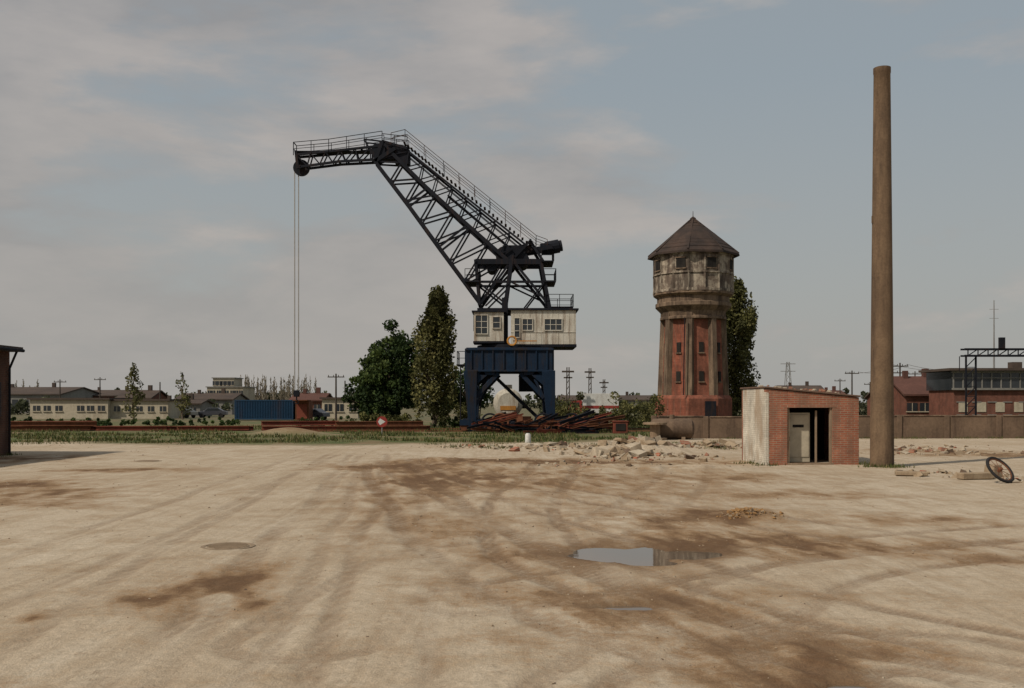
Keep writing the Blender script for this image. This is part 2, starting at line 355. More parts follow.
# ------------------------------------------------------------------ harbour crane
CY=77; K=.077
crane=empty('harbour_crane',(brg(511,CY),CY,0))
def J(u,v,y=0): return ((u-511)*K,y,(402-v)*K+EYE)
b=B()
for sy in (-2.7,2.7):
    for u0,u1,sx in ((472,474,1),(547,550,-1)):
        b.beam(J(u0,372,sy),J(u1,426,sy),1.0,1.0,0,.55)
        b.beam(J(u0+sx*1,365,sy),J(u0+sx*24,366,sy),.5,1.6,0)
        b.beam(J(u0+sx*4,398,sy),J(u0+sx*27,374,sy),.32,.32,0)
        b.beam(J(u0+sx*1,385,sy),J(u0+sx*14,374,sy),.5,.5,0)
        b.beam(J(u1,412,sy),J(u1+sx*16,380,sy),.2,.2,0)
    b.beam(J(468,361,sy),J(551,361,sy),.6,1.75,0)
    b.beam(J(467,351.5,sy),J(552,351.5,sy),.85,.16,0)
    b.beam(J(467,372,sy),J(552,372,sy),.8,.14,0)
    for k in range(8):
        u=473+k*10.4; b.beam(J(u,352,sy-.34 if sy<0 else sy+.34),J(u,371,sy-.34 if sy<0 else sy+.34),.1,.12,0)
for u in (470,549):
    b.beam(J(u,361,-2.7),J(u,361,2.7),.55,1.6,0); b.beam(J(u+1,420,-2.7),J(u+1,420,2.7),.35,.45,0)
    b.beam(J(u+1,418,-2.7),J(u+1,376,2.7),.16,.16,0); b.beam(J(u+1,418,2.7),J(u+1,376,-2.7),.16,.16,0)
b.box((J(511,352)[0],0,J(0,350.5)[2]),(5.6,5.4,.18),0)
b.obj('portal',[BLUE],crane,bevel=.02)
b=B()
for sy in (-2.7,2.7):
    for u in (474,550):
        x=J(u,0)[0]; b.box((x,sy,.68),(1.9,.55,.42),0)
        for dx in (-.6,.6):
            b.cyl((x+dx,sy-.2,.38),(x+dx,sy+.2,.38),.32,.32,16,1)
for sy in (-2.7,2.7): b.box((0,sy,.05),(30,.09,.12),2)
b.obj('bogies_and_rails',[BLUE,RUST,RUST],crane)
b=B()
def rail(b,pts,h=1.0,m=0,step=1.3,w=.05):
    for p,q in zip(pts[:-1],pts[1:]):
        p=Vector(p); q=Vector(q); n=max(1,int((q-p).length/step)); up=Vector((0,0,h))
        b.beam(p+up,q+up,w,w,m); b.beam(p+up*.5,q+up*.5,w*.8,w*.8,m)
        for i in range(n+1):
            t=p.lerp(q,i/n); b.beam(t,t+up,w,w,m)
PZ=J(0,366)[2]
b.box(((464-511)*K,-1,PZ),(.9,3,.08)); rail(b,[((459-511)*K,-2.5,PZ),((459-511)*K,.5,PZ)])
rail(b,[((459-511)*K,-2.5,PZ),((467-511)*K,-2.5,PZ)])
for s in (-.22,.22): b.beam(((462-511)*K,-2.3+s,PZ),((462-511)*K,-2.3+s,.1),.06)
for i in range(15): b.beam(((462-511)*K,-2.52,.3+i*.3),((462-511)*K,-2.08,.3+i*.3),.035)
b.beam(J(492,374,-1.2),J(538,418,-1.2),.12,.25); b.beam(J(492,374,-.5),J(538,418,-.5),.12,.25)
for i in range(14): u=493+i*3.3; b.beam(J(u,375+i*3.1,-1.2),J(u,375+i*3.1,-.5),.22,.04)
b.box(J(528,383,1.5),(1.4,1.0,1.3)); b.box(J(488,380,-2.0),(.8,.6,.9)); b.beam(J(484,376,-2.3),J(480,425,-2.3),.08)
b.beam(J(540,376,-2.2),J(543,424,-2.2),.07)
b.obj('access_ladder',[BLK],crane)
b=B(); b.lathe([(0,J(0,350)[2]),(2.6,J(0,350)[2]),(2.6,J(0,346)[2]),(0,J(0,346)[2])],32); b.obj('slewing_ring',[BLK],crane)
b=B(); z0=J(0,346)[2]; z1=J(0,313)[2]
def winpane(b,x,z,w,h,yf,mf=1,mg=2,nx_=2,nz=2,out=-1):
    b.box((x,yf+out*.01,z),(w,.05,h),mg)
    t=.07
    b.box((x,yf+out*.04,z+h/2+t/2),(w+2*t,.08,t),mf); b.box((x,yf+out*.05,z-h/2-t/2),(w+2*t,.1,t),mf)
    for s in (-1,1): b.box((x+s*(w/2+t/2),yf+out*.04,z),(t,.08,h),mf)
    for i in range(1,nx_): b.box((x-w/2+w*i/nx_,yf+out*.04,z),(.045,.05,h-.004),mf)
    for i in range(1,nz): b.box((x,yf+out*.037,z-h/2+h*i/nz),(w-.004,.04,.045),mf)
xa,xb=(511-511)*K,(574-511)*K
b.box(((xa+xb)/2,0,(z0+z1)/2),(xb-xa,4.6,z1-z0),0)
b.box(((xa+xb)/2,0,z1+.07),(xb-xa+.4,4.9,.14),3); b.box(((xa+xb)/2,0,z0-.1),(xb-xa+.1,4.7,.2),3)
for i in range(12): b.box((xa+.2+i*(xb-xa-.3)/11,-2.305,(z0+z1)/2),(.03,.03,z1-z0-.05),0)
b.box(((xa+xb)/2,-2.31,z0+.9),(xb-xa,.05,.06),0)
winpane(b,J(552,0)[0],J(0,327)[2],1.25,.8,-2.3,0,2,3,2); winpane(b,J(527,0)[0],J(0,327)[2],.7,.8,-2.3,0,2,2,2)
winpane(b,J(517,0)[0],J(0,330)[2],.35,1.4,-2.3,0,2,1,3)
for s in (-1,0,1): b.box((xb+.02,s*1.2,J(0,326)[2]),(.06,.8,.9),2)
b.obj('machinery_house',[CREAM,CREAM,GLASS,BLK],crane,bevel=.01)
b=B(); xa,xb=J(475,0)[0],J(504,0)[0]; z0=J(0,343)[2]; z1=J(0,315)[2]
b.box(((xa+xb)/2,-1.3,(z0+z1)/2),(xb-xa,2.2,z1-z0),0)
b.box(((xa+xb)/2,-1.3,z1+.06),(xb-xa+.3,2.5,.12),3); b.box(((xa+xb)/2,-1.3,z0-.08),(xb-xa+.1,2.3,.16),3)
winpane(b,J(482.5,0)[0],J(0,327)[2],.85,1.35,-2.4,0,2,2,3); winpane(b,J(497,0)[0],J(0,325)[2],.5,.8,-2.4,0,2,1,2)
b.box((xa-.02,-1.3,J(0,325)[2]),(.06,1.7,1.2),2)
b.box((xa-.03,-1.3,J(0,325)[2]),(.06,.06,1.24),0)
b.obj('driver_cab',[CREAM,CREAM,GLASS,BLK],crane,bevel=.01)
b=B(); b.torus(J(512,343,-2.75),.32,.07,Matrix.Rotation(math.pi/2,3,'X'),20,6); b.beam(J(513,343,-2.6),J(536,343,-2.6),.08); b.obj('cable_reel',[YEL],crane)
b=B()
def lat(b,P,Q,n,w):
    P=[Vector(p) for p in P]; Q=[Vector(p) for p in Q]
    def along(L,t):
        ds=[(L[i+1]-L[i]).length for i in range(len(L)-1)]; T=sum(ds)*t
        for i,d in enumerate(ds):
            if T<=d+1e-9: return L[i].lerp(L[i+1],T/d)
            T-=d
        return L[-1]
    for i in range(n):
        a=along(P,i/n); c=along(Q,(i+.5)/n); d=along(P,(i+1)/n)
        b.beam(a,c,w); b.beam(c,d,w)
for y in (-1.6,1.6):
    b.beam(J(505,346,y),J(505,300,y),.45,.4); b.beam(J(478,312,y),J(550,312,y),.26,.3)
    b.beam(J(480,307,y),J(476,262,y*.8),.22); b.beam(J(549,310,y),J(540,262,y*.8),.26)
    b.beam(J(505,310,y),J(512,258,y*.8),.28); b.beam(J(480,307,y),J(512,262,y*.8),.17)
    b.beam(J(549,308,y),J(512,262,y*.8),.2); b.beam(J(478,284,y*.9),J(548,284,y*.9),.17)
    b.beam(J(476,264,y*.8),J(543,264,y*.8),.3,.4); b.beam(J(505,305,y),J(478,284,y*.9),.14); b.beam(J(510,284,y),J(544,300,y),.12)
    b.beam(J(524,310,y),J(544,284,y),.12); b.beam(J(486,308,y),J(508,286,y),.12)
    b.beam(J(543,264,y*.8),J(530,243,y*.7),.2); b.beam(J(512,262,y*.8),J(530,243,y*.7),.18)
for u,v in ((480,307),(549,307),(478,284),(547,284),(476,264),(542,264),(505,300),(530,243)):
    b.beam(J(u,v,-1.5),J(u,v,1.5),.16)
for u0,u1,v in ((543,555,284),(545,572,309),(466,480,284),(541,553,264)):
    b.box((J((u0+u1)/2,0)[0],0,J(0,v)[2]),((u1-u0)*K,3.4,.08)); 
    rail(b,[J(u0,v,-1.7),J(u1,v,-1.7),J(u1,v,1.7),J(u0,v,1.7)],.95,0,1.0,.045)
b.obj('mast_frame',[BLK],crane)
b=B()
b.cyl(J(505,257,-1),J(505,257,1),.7,.7,18); b.cyl(J(522,262,-1.1),J(522,262,1.1),.55,.55,18); b.box(J(515,252,0),(1.9,1.6,.8))
b.cyl(J(492,268,-1.2),J(492,268,1.2),.4,.4,14)
for y in (-.7,.7): b.beam(J(505,256,y),J(552,248,y),.26,.34)
b.cyl(J(541,249.5),J(562,245.5),.46,.42,14); b.cyl(J(546,248.5),J(559,246),.52,.52,14)
b.obj('winch_and_counterweight',[BLK],crane)
def W(t): return 1.25*(1-t)+.5*t
b=B()
lowP=[(480,303),(440,249),(408,205),(376,163)]
midP=[(514,268),(468,227),(428,190),(394,156)]
topP=[(532,252),(486,215),(440,178),(402,147)]
for sg in (-1,1):
    lo=[J(u,v,sg*W(i/3)) for i,(u,v) in enumerate(lowP)]
    mi=[J(u,v,sg*W(i/3)) for i,(u,v) in enumerate(midP)]
    tp=[J(u,v,sg*W(i/3)*.8) for i,(u,v) in enumerate(topP)]
    for L,w in ((lo,.25),(mi,.27),(tp,.14)):
        for p,q in zip(L[:-1],L[1:]): b.beam(p,q,w,w)
    lat(b,lo,mi,7,.12); lat(b,mi,tp,9,.08)
    for p,q in zip(lo,mi): b.beam(p,q,.15)
n=8
def lerpP(P,t):
    T=t*3; i=min(int(T),2); f=T-i; return (P[i][0]*(1-f)+P[i+1][0]*f,P[i][1]*(1-f)+P[i+1][1]*f)
for i in range(n+1):
    t=i/n; w=W(t)
    for P in (lowP,midP):
        u,v=lerpP(P,t); b.beam(J(u,v,-w),J(u,v,w),.1)
        if i<n:
            u2,v2=lerpP(P,(i+1)/n); s=1 if i%2 else -1; b.beam(J(u,v,-w*s),J(u2,v2,W((i+1)/n)*s),.08)
b.obj('main_boom',[BLK],crane)
b=B()
for sg in (-1,1):
    pts=[J(u+4,v-4,sg*.7) for u,v in topP][::-1]; pts=[J(392,146,sg*.6)]+pts+[J(547,252,sg*.7)]
    rail(b,pts,.85,0,1.3,.04)
for i in range(34):
    u,v=lerpP(topP,i/33); b.beam(J(u+3,v-3,-.6),J(u+3,v-3,.6),.16,.04)
b.obj('boom_walkway',[RAILR],crane)
b=B()
for sg in (-1,1):
    y=sg*.5; y2=sg*.42
    b.beam(J(376,163,y),J(396,150,y),.28); b.beam(J(376,163,y),J(383,143,y),.28); b.beam(J(383,143,y),J(408,150,y),.2); b.beam(J(383,143,y),J(394,156,y),.2)
    top=[J(386,147,y),J(340,152,y),J(297,156,y2)]; bot=[J(378,161,y),J(340,163,y),J(302,168,y2)]
    for L in (top,bot):
        for p,q in zip(L[:-1],L[1:]): b.beam(p,q,.17)
    lat(b,top,bot,6,.09)
    b.beam(J(297,152,y2),J(299,170,y2),.2)
    b.beam(J(383,143,y),J(365,141,y),.1); b.beam(J(365,141,y),J(376,160,y),.12)
for u,v in ((297,156),(302,168),(318,154),(340,152),(340,163),(362,150),(383,143),(376,162),(396,150),(408,150)): b.beam(J(u,v,-.5),J(u,v,.5),.12)
b.box(J(386,154),(1.4,.9,1.0)); b.cyl(J(379,152,-.55),J(379,152,.55),.55,.55,16)
b.cyl(J(301.5,168,-.16),J(301.5,168,.16),.62,.62,22); b.cyl(J(301.5,168,-.5),J(301.5,168,.5),.14,.14,10)
b.box(J(403,158),(1.1,.8,1.1))
b.obj('jib_head',[BLK],crane)
b=B()
for sg in (-1,1):
    rail(b,[J(295,157,sg*.55),J(330,154,sg*.55),J(383,146,sg*.55)],1.0,0,1.2,.045)
    rail(b,[J(383,146,sg*.6),J(408,149,sg*.6)],.8,0,.9,.045)
rail(b,[J(295,157,-.55),J(295,157,.55)],1.0,0,1.0,.055)
b.box(J(340,152.5),(6.6,.9,.05),0)
b.obj('jib_railing',[BLK],crane)
b=B()
for dx in (-.15,.15): b.cyl((J(296.6,0)[0]+dx,0,J(0,170)[2]),(J(296.6,0)[0]+dx,0,3.1),.04,.04,6)
b.obj('hoist_ropes',[ROPE],crane)
b=B(); hx=J(296.6,0)[0]
b.box((hx,0,2.85),(.42,.22,.5)); b.cyl((hx,-.15,2.85),(hx,.15,2.85),.24,.24,14); b.cyl((hx,0,2.6),(hx,0,2.35),.05,.05,8)
for i in range(8):
    a=math.pi*(.5-i*.19); a2=math.pi*(.5-(i+1)*.19)
    b.beam((hx+.15*math.cos(a),0,2.2+.15*math.sin(a)),(hx+.15*math.cos(a2),0,2.2+.15*math.sin(a2)),.06)
b.obj('hook_block',[BLK],crane)
b=B()
for y in (-.3,.3): b.cyl(J(512,250,y),J(448,196,y),.07,.07,8); b.cyl(J(522,250,y),J(400,150,y),.035,.035,6)
b.obj('luffing_rods',[BLK],crane)
# ------------------------------------------------------------------ water tower
TD=120; tw=empty('water_tower',(brg(693,TD),TD,0))
ph=math.radians(22.5+6); rb_=4.1; rt=3.7; ztop=13.2
b=B(); b.lathe([(rb_-.2,0),(rt-.2,ztop)],8,0,ph); b.obj('brick_shaft',[TBRICK],tw)
b=B(); b.lathe([(rb_+.5,0),(rb_+.5,2.6),(rb_+.2,3.0),(rb_-.2,3.0)],8,0,ph); b.obj('plinth',[TBRICK],tw,bevel=.03)
b=B()
for i in range(8):
    a=ph+i*math.pi/4
    p=Vector((math.cos(a)*(rb_-.22),math.sin(a)*(rb_-.22),2.9)); q=Vector((math.cos(a)*(rt-.22),math.sin(a)*(rt-.22),ztop))
    rd=Vector((math.cos(a),math.sin(a),0)); tn=Vector((-math.sin(a),math.cos(a),0)); vs=[]
    for e in (p,q):
        for s1,s2 in ((-.3,-.52),(.34,-.32),(.34,.32),(-.3,.52)): vs.append(e+rd*s1+tn*s2)
    b.add(vs,[(3,2,1,0),(4,5,6,7),(0,1,5,4),(1,2,6,5),(2,3,7,6),(3,0,4,7)])
b.obj('concrete_piers',[CONC],tw)
b=B()
b.lathe([(rt-.3,11.9),(rt+.25,12.0),(rt+.25,12.25),(rt+.05,12.35),(rt+.2,12.9),(4.5,13.5),(4.5,13.9),(4.3,14.0),(4.3,14.6),(4.75,14.9),(4.75,15.2),(4.6,15.25),(0,15.25)],24,0,0)
b.obj('corbel',[CONC],tw)
b=B(); hd=4.78
b.lathe([(hd-.1,15.1),(hd-.1,19.8),(0,19.8)],16,0,ph)
for i in range(16):
    a=ph+i*math.pi/8; b.beam((math.cos(a)*(hd-.1),math.sin(a)*(hd-.1),15.1),(math.cos(a)*(hd-.1),math.sin(a)*(hd-.1),19.7),.2,.2)
for z,h in ((15.3,.3),(17.3,.16),(19.5,.25)): b.lathe([(hd-.1,z-h/2),(hd+.05,z-h/2),(hd+.05,z+h/2),(hd-.1,z+h/2)],16,0,ph)
b.obj('tank_housing',[HEADC],tw)
b=B()
for i in range(16):
    if i%2==0: continue
    a=ph+(i+.5)*math.pi/8; r=(hd-.1)*math.cos(math.pi/16)+.02
    ca,sa=math.cos(a),math.sin(a)
    b.box((ca*r,sa*r,18.35),(.12,1.1,1.15),0,a); 
    for dz in (-.64,.64): b.box((ca*(r+.03),sa*(r+.03),18.35+dz),(.2,1.3,.12),1,a)
    b.box((ca*(r+.05),sa*(r+.05),18.35),(.06,.05,1.15),0,a)
for i in range(8):
    a=ph+(i+.5)*math.pi/4; 
    for z in (5.2,8.6):
        r=(rb_-.2+(rt-rb_)*z/ztop)*math.cos(math.pi/8); b.box((math.cos(a)*r,math.sin(a)*r,z),(.2,.55,1.2),0,a)
        b.box((math.cos(a)*(r+.06),math.sin(a)*(r+.06),z-.66),(.25,.75,.14),1,a)
b.obj('windows',[DARK,CONC],tw)
b=B(); b.lathe([(4.6,19.7),(5.45,19.55),(5.45,19.75),(2.6,22.3),(.35,24.0),(.35,24.25),(0,24.5)],8,0,ph)
b.lathe([(5.47,19.5),(5.47,19.6)],8,0,ph)
for i in range(8):
    a=ph+i*math.pi/4; b.beam((math.cos(a)*5.4,math.sin(a)*5.4,19.85),(math.cos(a)*.35,math.sin(a)*.35,24.05),.2,.14)
b.cyl((0,0,24.3),(0,0,25.1),.05,.03,6)
b.obj('tented_roof',[ROOF],tw)
b=B()
for i in range(8):
    a0=ph+i*math.pi/4; a1=a0+math.pi/4
    for k in range(1,9):
        t=k/9; r=5.42*(1-t)+.35*t; z=19.82+t*4.25
        b.beam((math.cos(a0)*r,math.sin(a0)*r,z),(math.cos(a1)*r,math.sin(a1)*r,z),.1,.06)
b.obj('slate_courses',[ROOF],tw)
b=B(); b.beam((-1.9,-4.4,3),(-1.7,-4.1,12),.1); b.box((1.2,-4.6,1.2),(1.2,.5,2.2)); b.obj('downpipe_and_door',[BLK],tw)
# ------------------------------------------------------------------ chimney
cx,cy=brg(882,34),34.0
ch=empty('factory_chimney',(cx,cy,0))
b=B(); b.lathe([(.39,-.1),(.385,1),(.37,3),(.345,6),(.315,9),(.285,12),(.272,13.35),(.285,13.37),(.285,13.55),(.235,13.55),(.235,12.5)],32); b.obj('shaft',[CHIM],ch,smooth=True)
b=B()
for z in (1.9,4.2,6.4,8.55,10.7):
    r=.392-.0092*z; w=.02 if z!=8.55 else .05
    b.lathe([(r-.02,z-w),(r+.006,z-w),(r+.006,z+w),(r-.02,z+w)],32)
b.box((-.33,-.02,8.4),(.05,.06,.25))
b.obj('casting_joints',[CHIM],ch,smooth=True)
# ------------------------------------------------------------------ brick outbuilding (derelict)
ob=empty('brick_outbuilding',(brg(766,34.9),34.9,0),math.radians(1.5))
W_,D_=3.28,3.3; hl,hr=2.66,2.36
def wallseg(b,x0,x1,y0,y1,z0,z1a,z1b,m):
    vs=[(x0,y0,z0),(x1,y0,z0),(x1,y1,z0),(x0,y1,z0),(x0,y0,z1a),(x1,y0,z1b),(x1,y1,z1b),(x0,y1,z1a)]
    b.add(vs,[(3,2,1,0),(4,5,6,7),(0,1,5,4),(1,2,6,5),(2,3,7,6),(3,0,4,7)],m)
def ht(x): return hl+(hr-hl)*x/W_
ox0,ox1,ozt=.76,2.34,2.0
b=B()
wallseg(b,0,ox0,0,.24,-.1,ht(0),ht(ox0),0); wallseg(b,ox1,W_,0,.24,-.1,ht(ox1),ht(W_),0)
wallseg(b,ox0,ox1,0,.24,ozt+.12,ht(ox0),ht(ox1),0)
wallseg(b,W_-.24,W_,.24,D_-.24,-.1,ht(W_-.24),ht(W_),0); wallseg(b,0,W_,D_-.24,D_,-.1,hl,hr,0)
b.obj('brick_walls',[SBRICK],ob,bevel=.012)
b=B(); wallseg(b,-.02,.24,.245,D_-.24,-.1,hl+.02,hl,0); b.obj('whitewashed_side_wall',[WHITEW],ob,bevel=.012)
b=B(); wallseg(b,-.022,.10,-.012,.243,-.1,hl-.12,hl-.14,0); b.obj('white_corner_strip',[WHITEW],ob,bevel=.01)
b=B(); wallseg(b,ox0-.15,ox1+.15,-.006,.23,ozt,ozt+.118,ozt+.118,0); b.obj('lintel',[SBRICK],ob,bevel=.01)
b=B(); vs=[(-.06,-.05,hl+.03),(W_+.04,-.05,hr+.01),(W_+.04,D_+.05,hr+.01),(-.06,D_+.05,hl+.03)]
b.add(vs+[(x,y,z+.06) for x,y,z in vs],[(3,2,1,0),(4,5,6,7),(0,1,5,4),(1,2,6,5),(2,3,7,6),(3,0,4,7)],0)
for i in range(46):
    x=random.uniform(.0,W_-.1); y=random.uniform(-.02,D_-.3); s=random.uniform(.05,.2); b.box((x,y,ht(x)+.10+s*.2),(s,s*.8,s*.5),random.choice([1,2]),random.random()*3,.8)
b.obj('flat_roof',[FELT,CONCP,SBRICK],ob,bevel=.01)
b=B(); b.box((W_/2,1.6,.01),(W_-.5,2.6,.06),0); b.box((W_/2,2.9,1.1),(W_-.5,.04,2.2),1); b.obj('floor_and_back',[CONCP,DARK],ob)
b=B(); b.box((1.27,.62,.95),(.86,.3,1.75),0); b.box((1.27,.46,1.0),(.78,.03,1.5),0); b.box((1.27,.44,1.35),(.4,.02,.1),1); b.box((.95,.44,.9),(.03,.05,.16),1)
b.obj('switch_cabinet',[OFFW,DARK],ob,bevel=.01)
b=B(); b.box((ox0+.04,.1,ozt/2),(.07,.1,ozt),0); b.box((ox1-.04,.1,ozt/2),(.07,.1,ozt),0); b.box((1.82,.2,.95),(.06,.06,1.9),0); b.box(((ox0+ox1)/2,.1,.03),(ox1-ox0,.3,.07),0)
b.obj('door_frame',[WOOD],ob)
# ------------------------------------------------------------------ left brick shed at picture edge
sh=empty('brick_warehouse',(-25.2,35.5,0))
b=B(); b.box((0,0,2.15),(8.4,12.6,4.3)); b.obj('walls',[DKBRICK],sh)
b=B(); 
vs=[(-4.7,-6.7,4.3),(4.62,-6.7,4.3),(4.62,6.6,4.3),(-4.7,6.6,4.3),(-4.7,-6.7,4.55),(4.62,-6.7,4.5),(4.62,6.6,4.5),(-4.7,6.6,4.55),(0,-6.7,5.0),(0,6.6,5.0)]
b.add(vs,[(3,2,1,0),(0,1,5,8,4),(2,3,7,9,6),(1,2,6,5),(3,0,4,7),(4,8,9,7),(8,5,6,9)]); b.obj('low_roof',[HROOF],sh)
b=B(); b.cyl((4.68,-6.5,4.35),(4.68,6.5,4.35),.07,.07,8); b.cyl((4.6,6.1,4.3),(4.3,6.1,3.6),.05,.05,8); b.cyl((4.3,6.1,3.6),(4.3,6.1,0),.05,.05,8); b.obj('gutter',[BLK],sh)
b=B()
for y in (-4,-1,2,5): b.box((4.2,y,2.3),(.06,1.1,1.4))
b.obj('windows',[GLASS],sh)
# ------------------------------------------------------------------ boundary wall
b=B()
x=8.6
while x<60:
    L=random.uniform(2.6,3.2); h=1.33+random.uniform(-.04,.04)
    if x<13.5: h+=random.uniform(-.1,.08)
    b.box((x+L/2,60.6,h/2),(L-.004,.22,h),0); b.box((x,60.58,h/2+.03),(.3,.34,h+.1),0); b.box((x+L/2+.1,60.6,h+.04),(L-.32,.3,.07),1); x+=L
b.obj('boundary_wall',[WALLC,CONC],bevel=.015)
# ------------------------------------------------------------------ rubble, stones
def rock(b,c,s,m,slab=False):
    rz=random.random()*6
    base=[(-1,-1,-1),(1,-1,-1),(1,1,-1),(-1,1,-1),(-1,-1,1),(1,-1,1),(1,1,1),(-1,1,1)]
    R=Matrix.Rotation(rz,3,'Z')@Matrix.Rotation(random.uniform(-.5,.5),3,'X')@Matrix.Rotation(random.uniform(-.5,.5),3,'Y')
    sx,sy,sz=s*random.uniform(.5,1.1),s*random.uniform(.4,.9),s*(random.uniform(.3,.7) if not slab else .16)
    vs=[]
    for v in base:
        k=random.uniform(.6,1.0); vs.append(Vector(c)+R@Vector((v[0]*sx*k,v[1]*sy*k,v[2]*sz*k)))
    b.add(vs,[(3,2,1,0),(4,5,6,7),(0,1,5,4),(1,2,6,5),(2,3,7,6),(3,0,4,7)],m)
def rubble(name,spots,mats=None,ch_=(0,0,0,1,1,1,1,2,3)):
    b=B()
    for a,bb,ra,rb2,n,smin,smax in spots:
        x0,y0=gnd(a,bb)
        for i in range(n):
            x=x0+random.gauss(0,.5)*ra/1000*y0; y=y0+random.gauss(0,.5)*y0*y0*rb2/2200
            s=smin+(smax-smin)*random.random()**3.2
            rock(b,(x,y,gz(x,y)+s*.15),s,random.choice(ch_),s>.16 and random.random()<.5)
    return b.obj(name,mats or [CONCP,DUSTY,WALLC,SBRICK])
rubble('rubble_pile',[(615,456,40,4,230,.04,.42),(640,449,50,2,180,.04,.5),(560,449,80,2,140,.03,.28),(710,448,60,2,120,.04,.36),(690,457,30,3,60,.04,.28),(480,447,70,2,60,.03,.15),(600,466,90,6,90,.02,.12)])
rubble('rubble_pile',[(925,473,30,2,26,.04,.24),(975,477,40,3,40,.04,.24),(930,453,70,3,110,.03,.25),(1015,482,20,3,16,.06,.25),(930,447,60,2,60,.03,.2)])
rubble('spoil_heap',[(750,517,30,3,260,.012,.06),(735,519,16,2,80,.012,.05)],[OCHRE,DUSTY],(0,0,0,1))
b=B()
for i in range(3200):
    yy=6+55*random.random()**1.1; xx=random.uniform(-.6,.6)*yy
    mm=float(mud[min(np.searchsorted(ys,yy),ny-1),min(np.searchsorted(xs,xx),nx-1)])
    if mm<.35 and random.random()<.75: continue
    s=random.uniform(.005,.015)*(1+yy/30); rock(b,(xx,yy,gz(xx,yy)),s,random.choice([0,1,1,1,2]))
b.obj('gravel',[CONCP,DUSTY,WALLC])
b=B(); x0,y0=gnd(975,480); b.box((x0,y0,.12),(1.0,.3,.18),0,.25); b.box((x0-1.2,y0+1.5,.08),(.9,.35,.12),0,-.3); b.box((x0+.8,y0+.6,.2),(.5,.35,.4),0,.6,.8)
b.obj('concrete_block',[DUSTY],bevel=.02)
x0,y0=gnd(1000,483); b=B(); R=Matrix.Rotation(.5,3,'Z')@Matrix.Rotation(math.radians(50),3,'X')
c=Vector((x0,y0,.36)); b.torus(c,.40,.04,R,36,8,0); b.torus(c,.355,.018,R,36,6,1); b.cyl(c-R@Vector((0,0,.07)),c+R@Vector((0,0,.07)),.05,.05,12,1)
for i in range(10):
    a=i*math.pi/5; b.cyl(c+R@Vector((.04*math.cos(a),.04*math.sin(a),0)),c+R@Vector((.34*math.cos(a),.34*math.sin(a),0)),.007,.007,5,1)
b.obj('old_wheel',[RUBBER,RUST],smooth=True)
for a,bb,r in ((228,547,.40),(148,461,.5)):
    x0,y0=gnd(a,bb); b=B(); z=gz(x0,y0)+.006; b.lathe([(0,z),(r-.09,z),(r-.085,z-.012),(r-.065,z-.012),(r-.06,z),(r,z),(r,z-.06)],36,0)
    for k in range(-3,4): b.box((0,k*.09,z+.006),((r-.12)*2*math.sqrt(max(0,1-(k*.09/(r-.1))**2)),.03,.012),0)
    b.obj('manhole_cover',[IRON],loc=(x0,y0,0))
x0,y0=gnd(528,443); b=B(); b.lathe([(.16,0),(.15,.45),(.10,.52),(0,.53)],14); b.obj('concrete_bollard',[CARW],loc=(x0,y0,0),smooth=True)
# ------------------------------------------------------------------ scrap and rusty girders
def ibeam(b,p,q,s,m=0):
    p=Vector(p); q=Vector(q); up=Vector((0,0,1))
    b.beam(p+up*s/2,q+up*s/2,s,s*.15,m); b.beam(p-up*s/2,q-up*s/2,s,s*.15,m); b.beam(p,q,s*.12,s*.86,m)
b=B()
x=-46
while x<-9.5:
    L=random.uniform(5,8)
    for k in range(3):
        for lv in range(2 if random.random()<.45 else 1):
            ibeam(b,(x+random.uniform(-.4,.4),76+k*.45,.2+lv*.36),(x+L+random.uniform(-.5,.1),76+k*.45+random.uniform(-.08,.08),.2+lv*.36+random.uniform(-.03,.04)),.29,random.choice([0,0,1]))
    x+=L+random.uniform(-.3,.7)
b.obj('rusty_girder_stack',[REDRUST,RUST])
b=B()
for i in range(80):
    a=random.uniform(480,612); d=random.uniform(69,74.3); x=brg(a,d); L=random.uniform(.8,3.8); t=random.uniform(-.6,.6)
    z=random.uniform(.12,.8); ibeam(b,(x-L/2*math.cos(t),d-L/2*math.sin(t),z+random.uniform(-.1,.1)),(x+L/2*math.cos(t),d+L/2*math.sin(t),max(.1,z+random.uniform(-.6,.9))),random.uniform(.08,.2),random.choice([0,1,1,2]))
for i in range(14):
    a=random.uniform(490,600); x=brg(a,73); b.cyl((x,72.5,.4),(x+random.uniform(-.5,.5),73.6,.5),.35,.35,14,random.choice([0,1]))
for i in range(14):
    a=random.uniform(486,600); b.box((brg(a,73.5),73.5,random.uniform(.3,.7)),(random.uniform(.6,1.6),.8,random.uniform(.5,1.3)),random.choice([0,1,1]),random.random())
for a in (490,500,543,572): x=brg(a,72.6); b.torus((x,72.6,.75),.6,.07,Matrix.Rotation(1.4,3,'X'),22,6,random.choice([0,1]))
b.obj('scrap_metal_pile',[RUST,BLK,REDRUST])
b=B(); b.box((0,0,.4),(1.0,.9,.8),0); b.box((0,0,.85),(1.1,1,.08),0); b.box((0,-.47,.45),(.7,.04,.5),1); b.obj('fuel_bin',[REDRUST,DARK],loc=(brg(620,70),70,0),bevel=.03)
b=B(); b.lathe([(0,0),(.7,0),(.7,.12),(.3,.12),(.3,.9),(.7,.9),(.7,1.02),(0,1.02)],18,0); b.obj('cable_drum',[WOOD],loc=(brg(655,58),58,0))
b=B(); b.cyl((-1.1,0,.62),(1.1,0,.62),.6,.6,20,0); b.cyl((-1.25,0,.62),(-1.1,0,.62),.4,.6,20,0); b.cyl((1.1,0,.62),(1.25,0,.62),.6,.4,20,0); b.box((-.6,0,.08),(.2,1,.16),1); b.box((.6,0,.08),(.2,1,.16),1); b.cyl((0,0,1.2),(0,0,1.45),.15,.15,10,0)
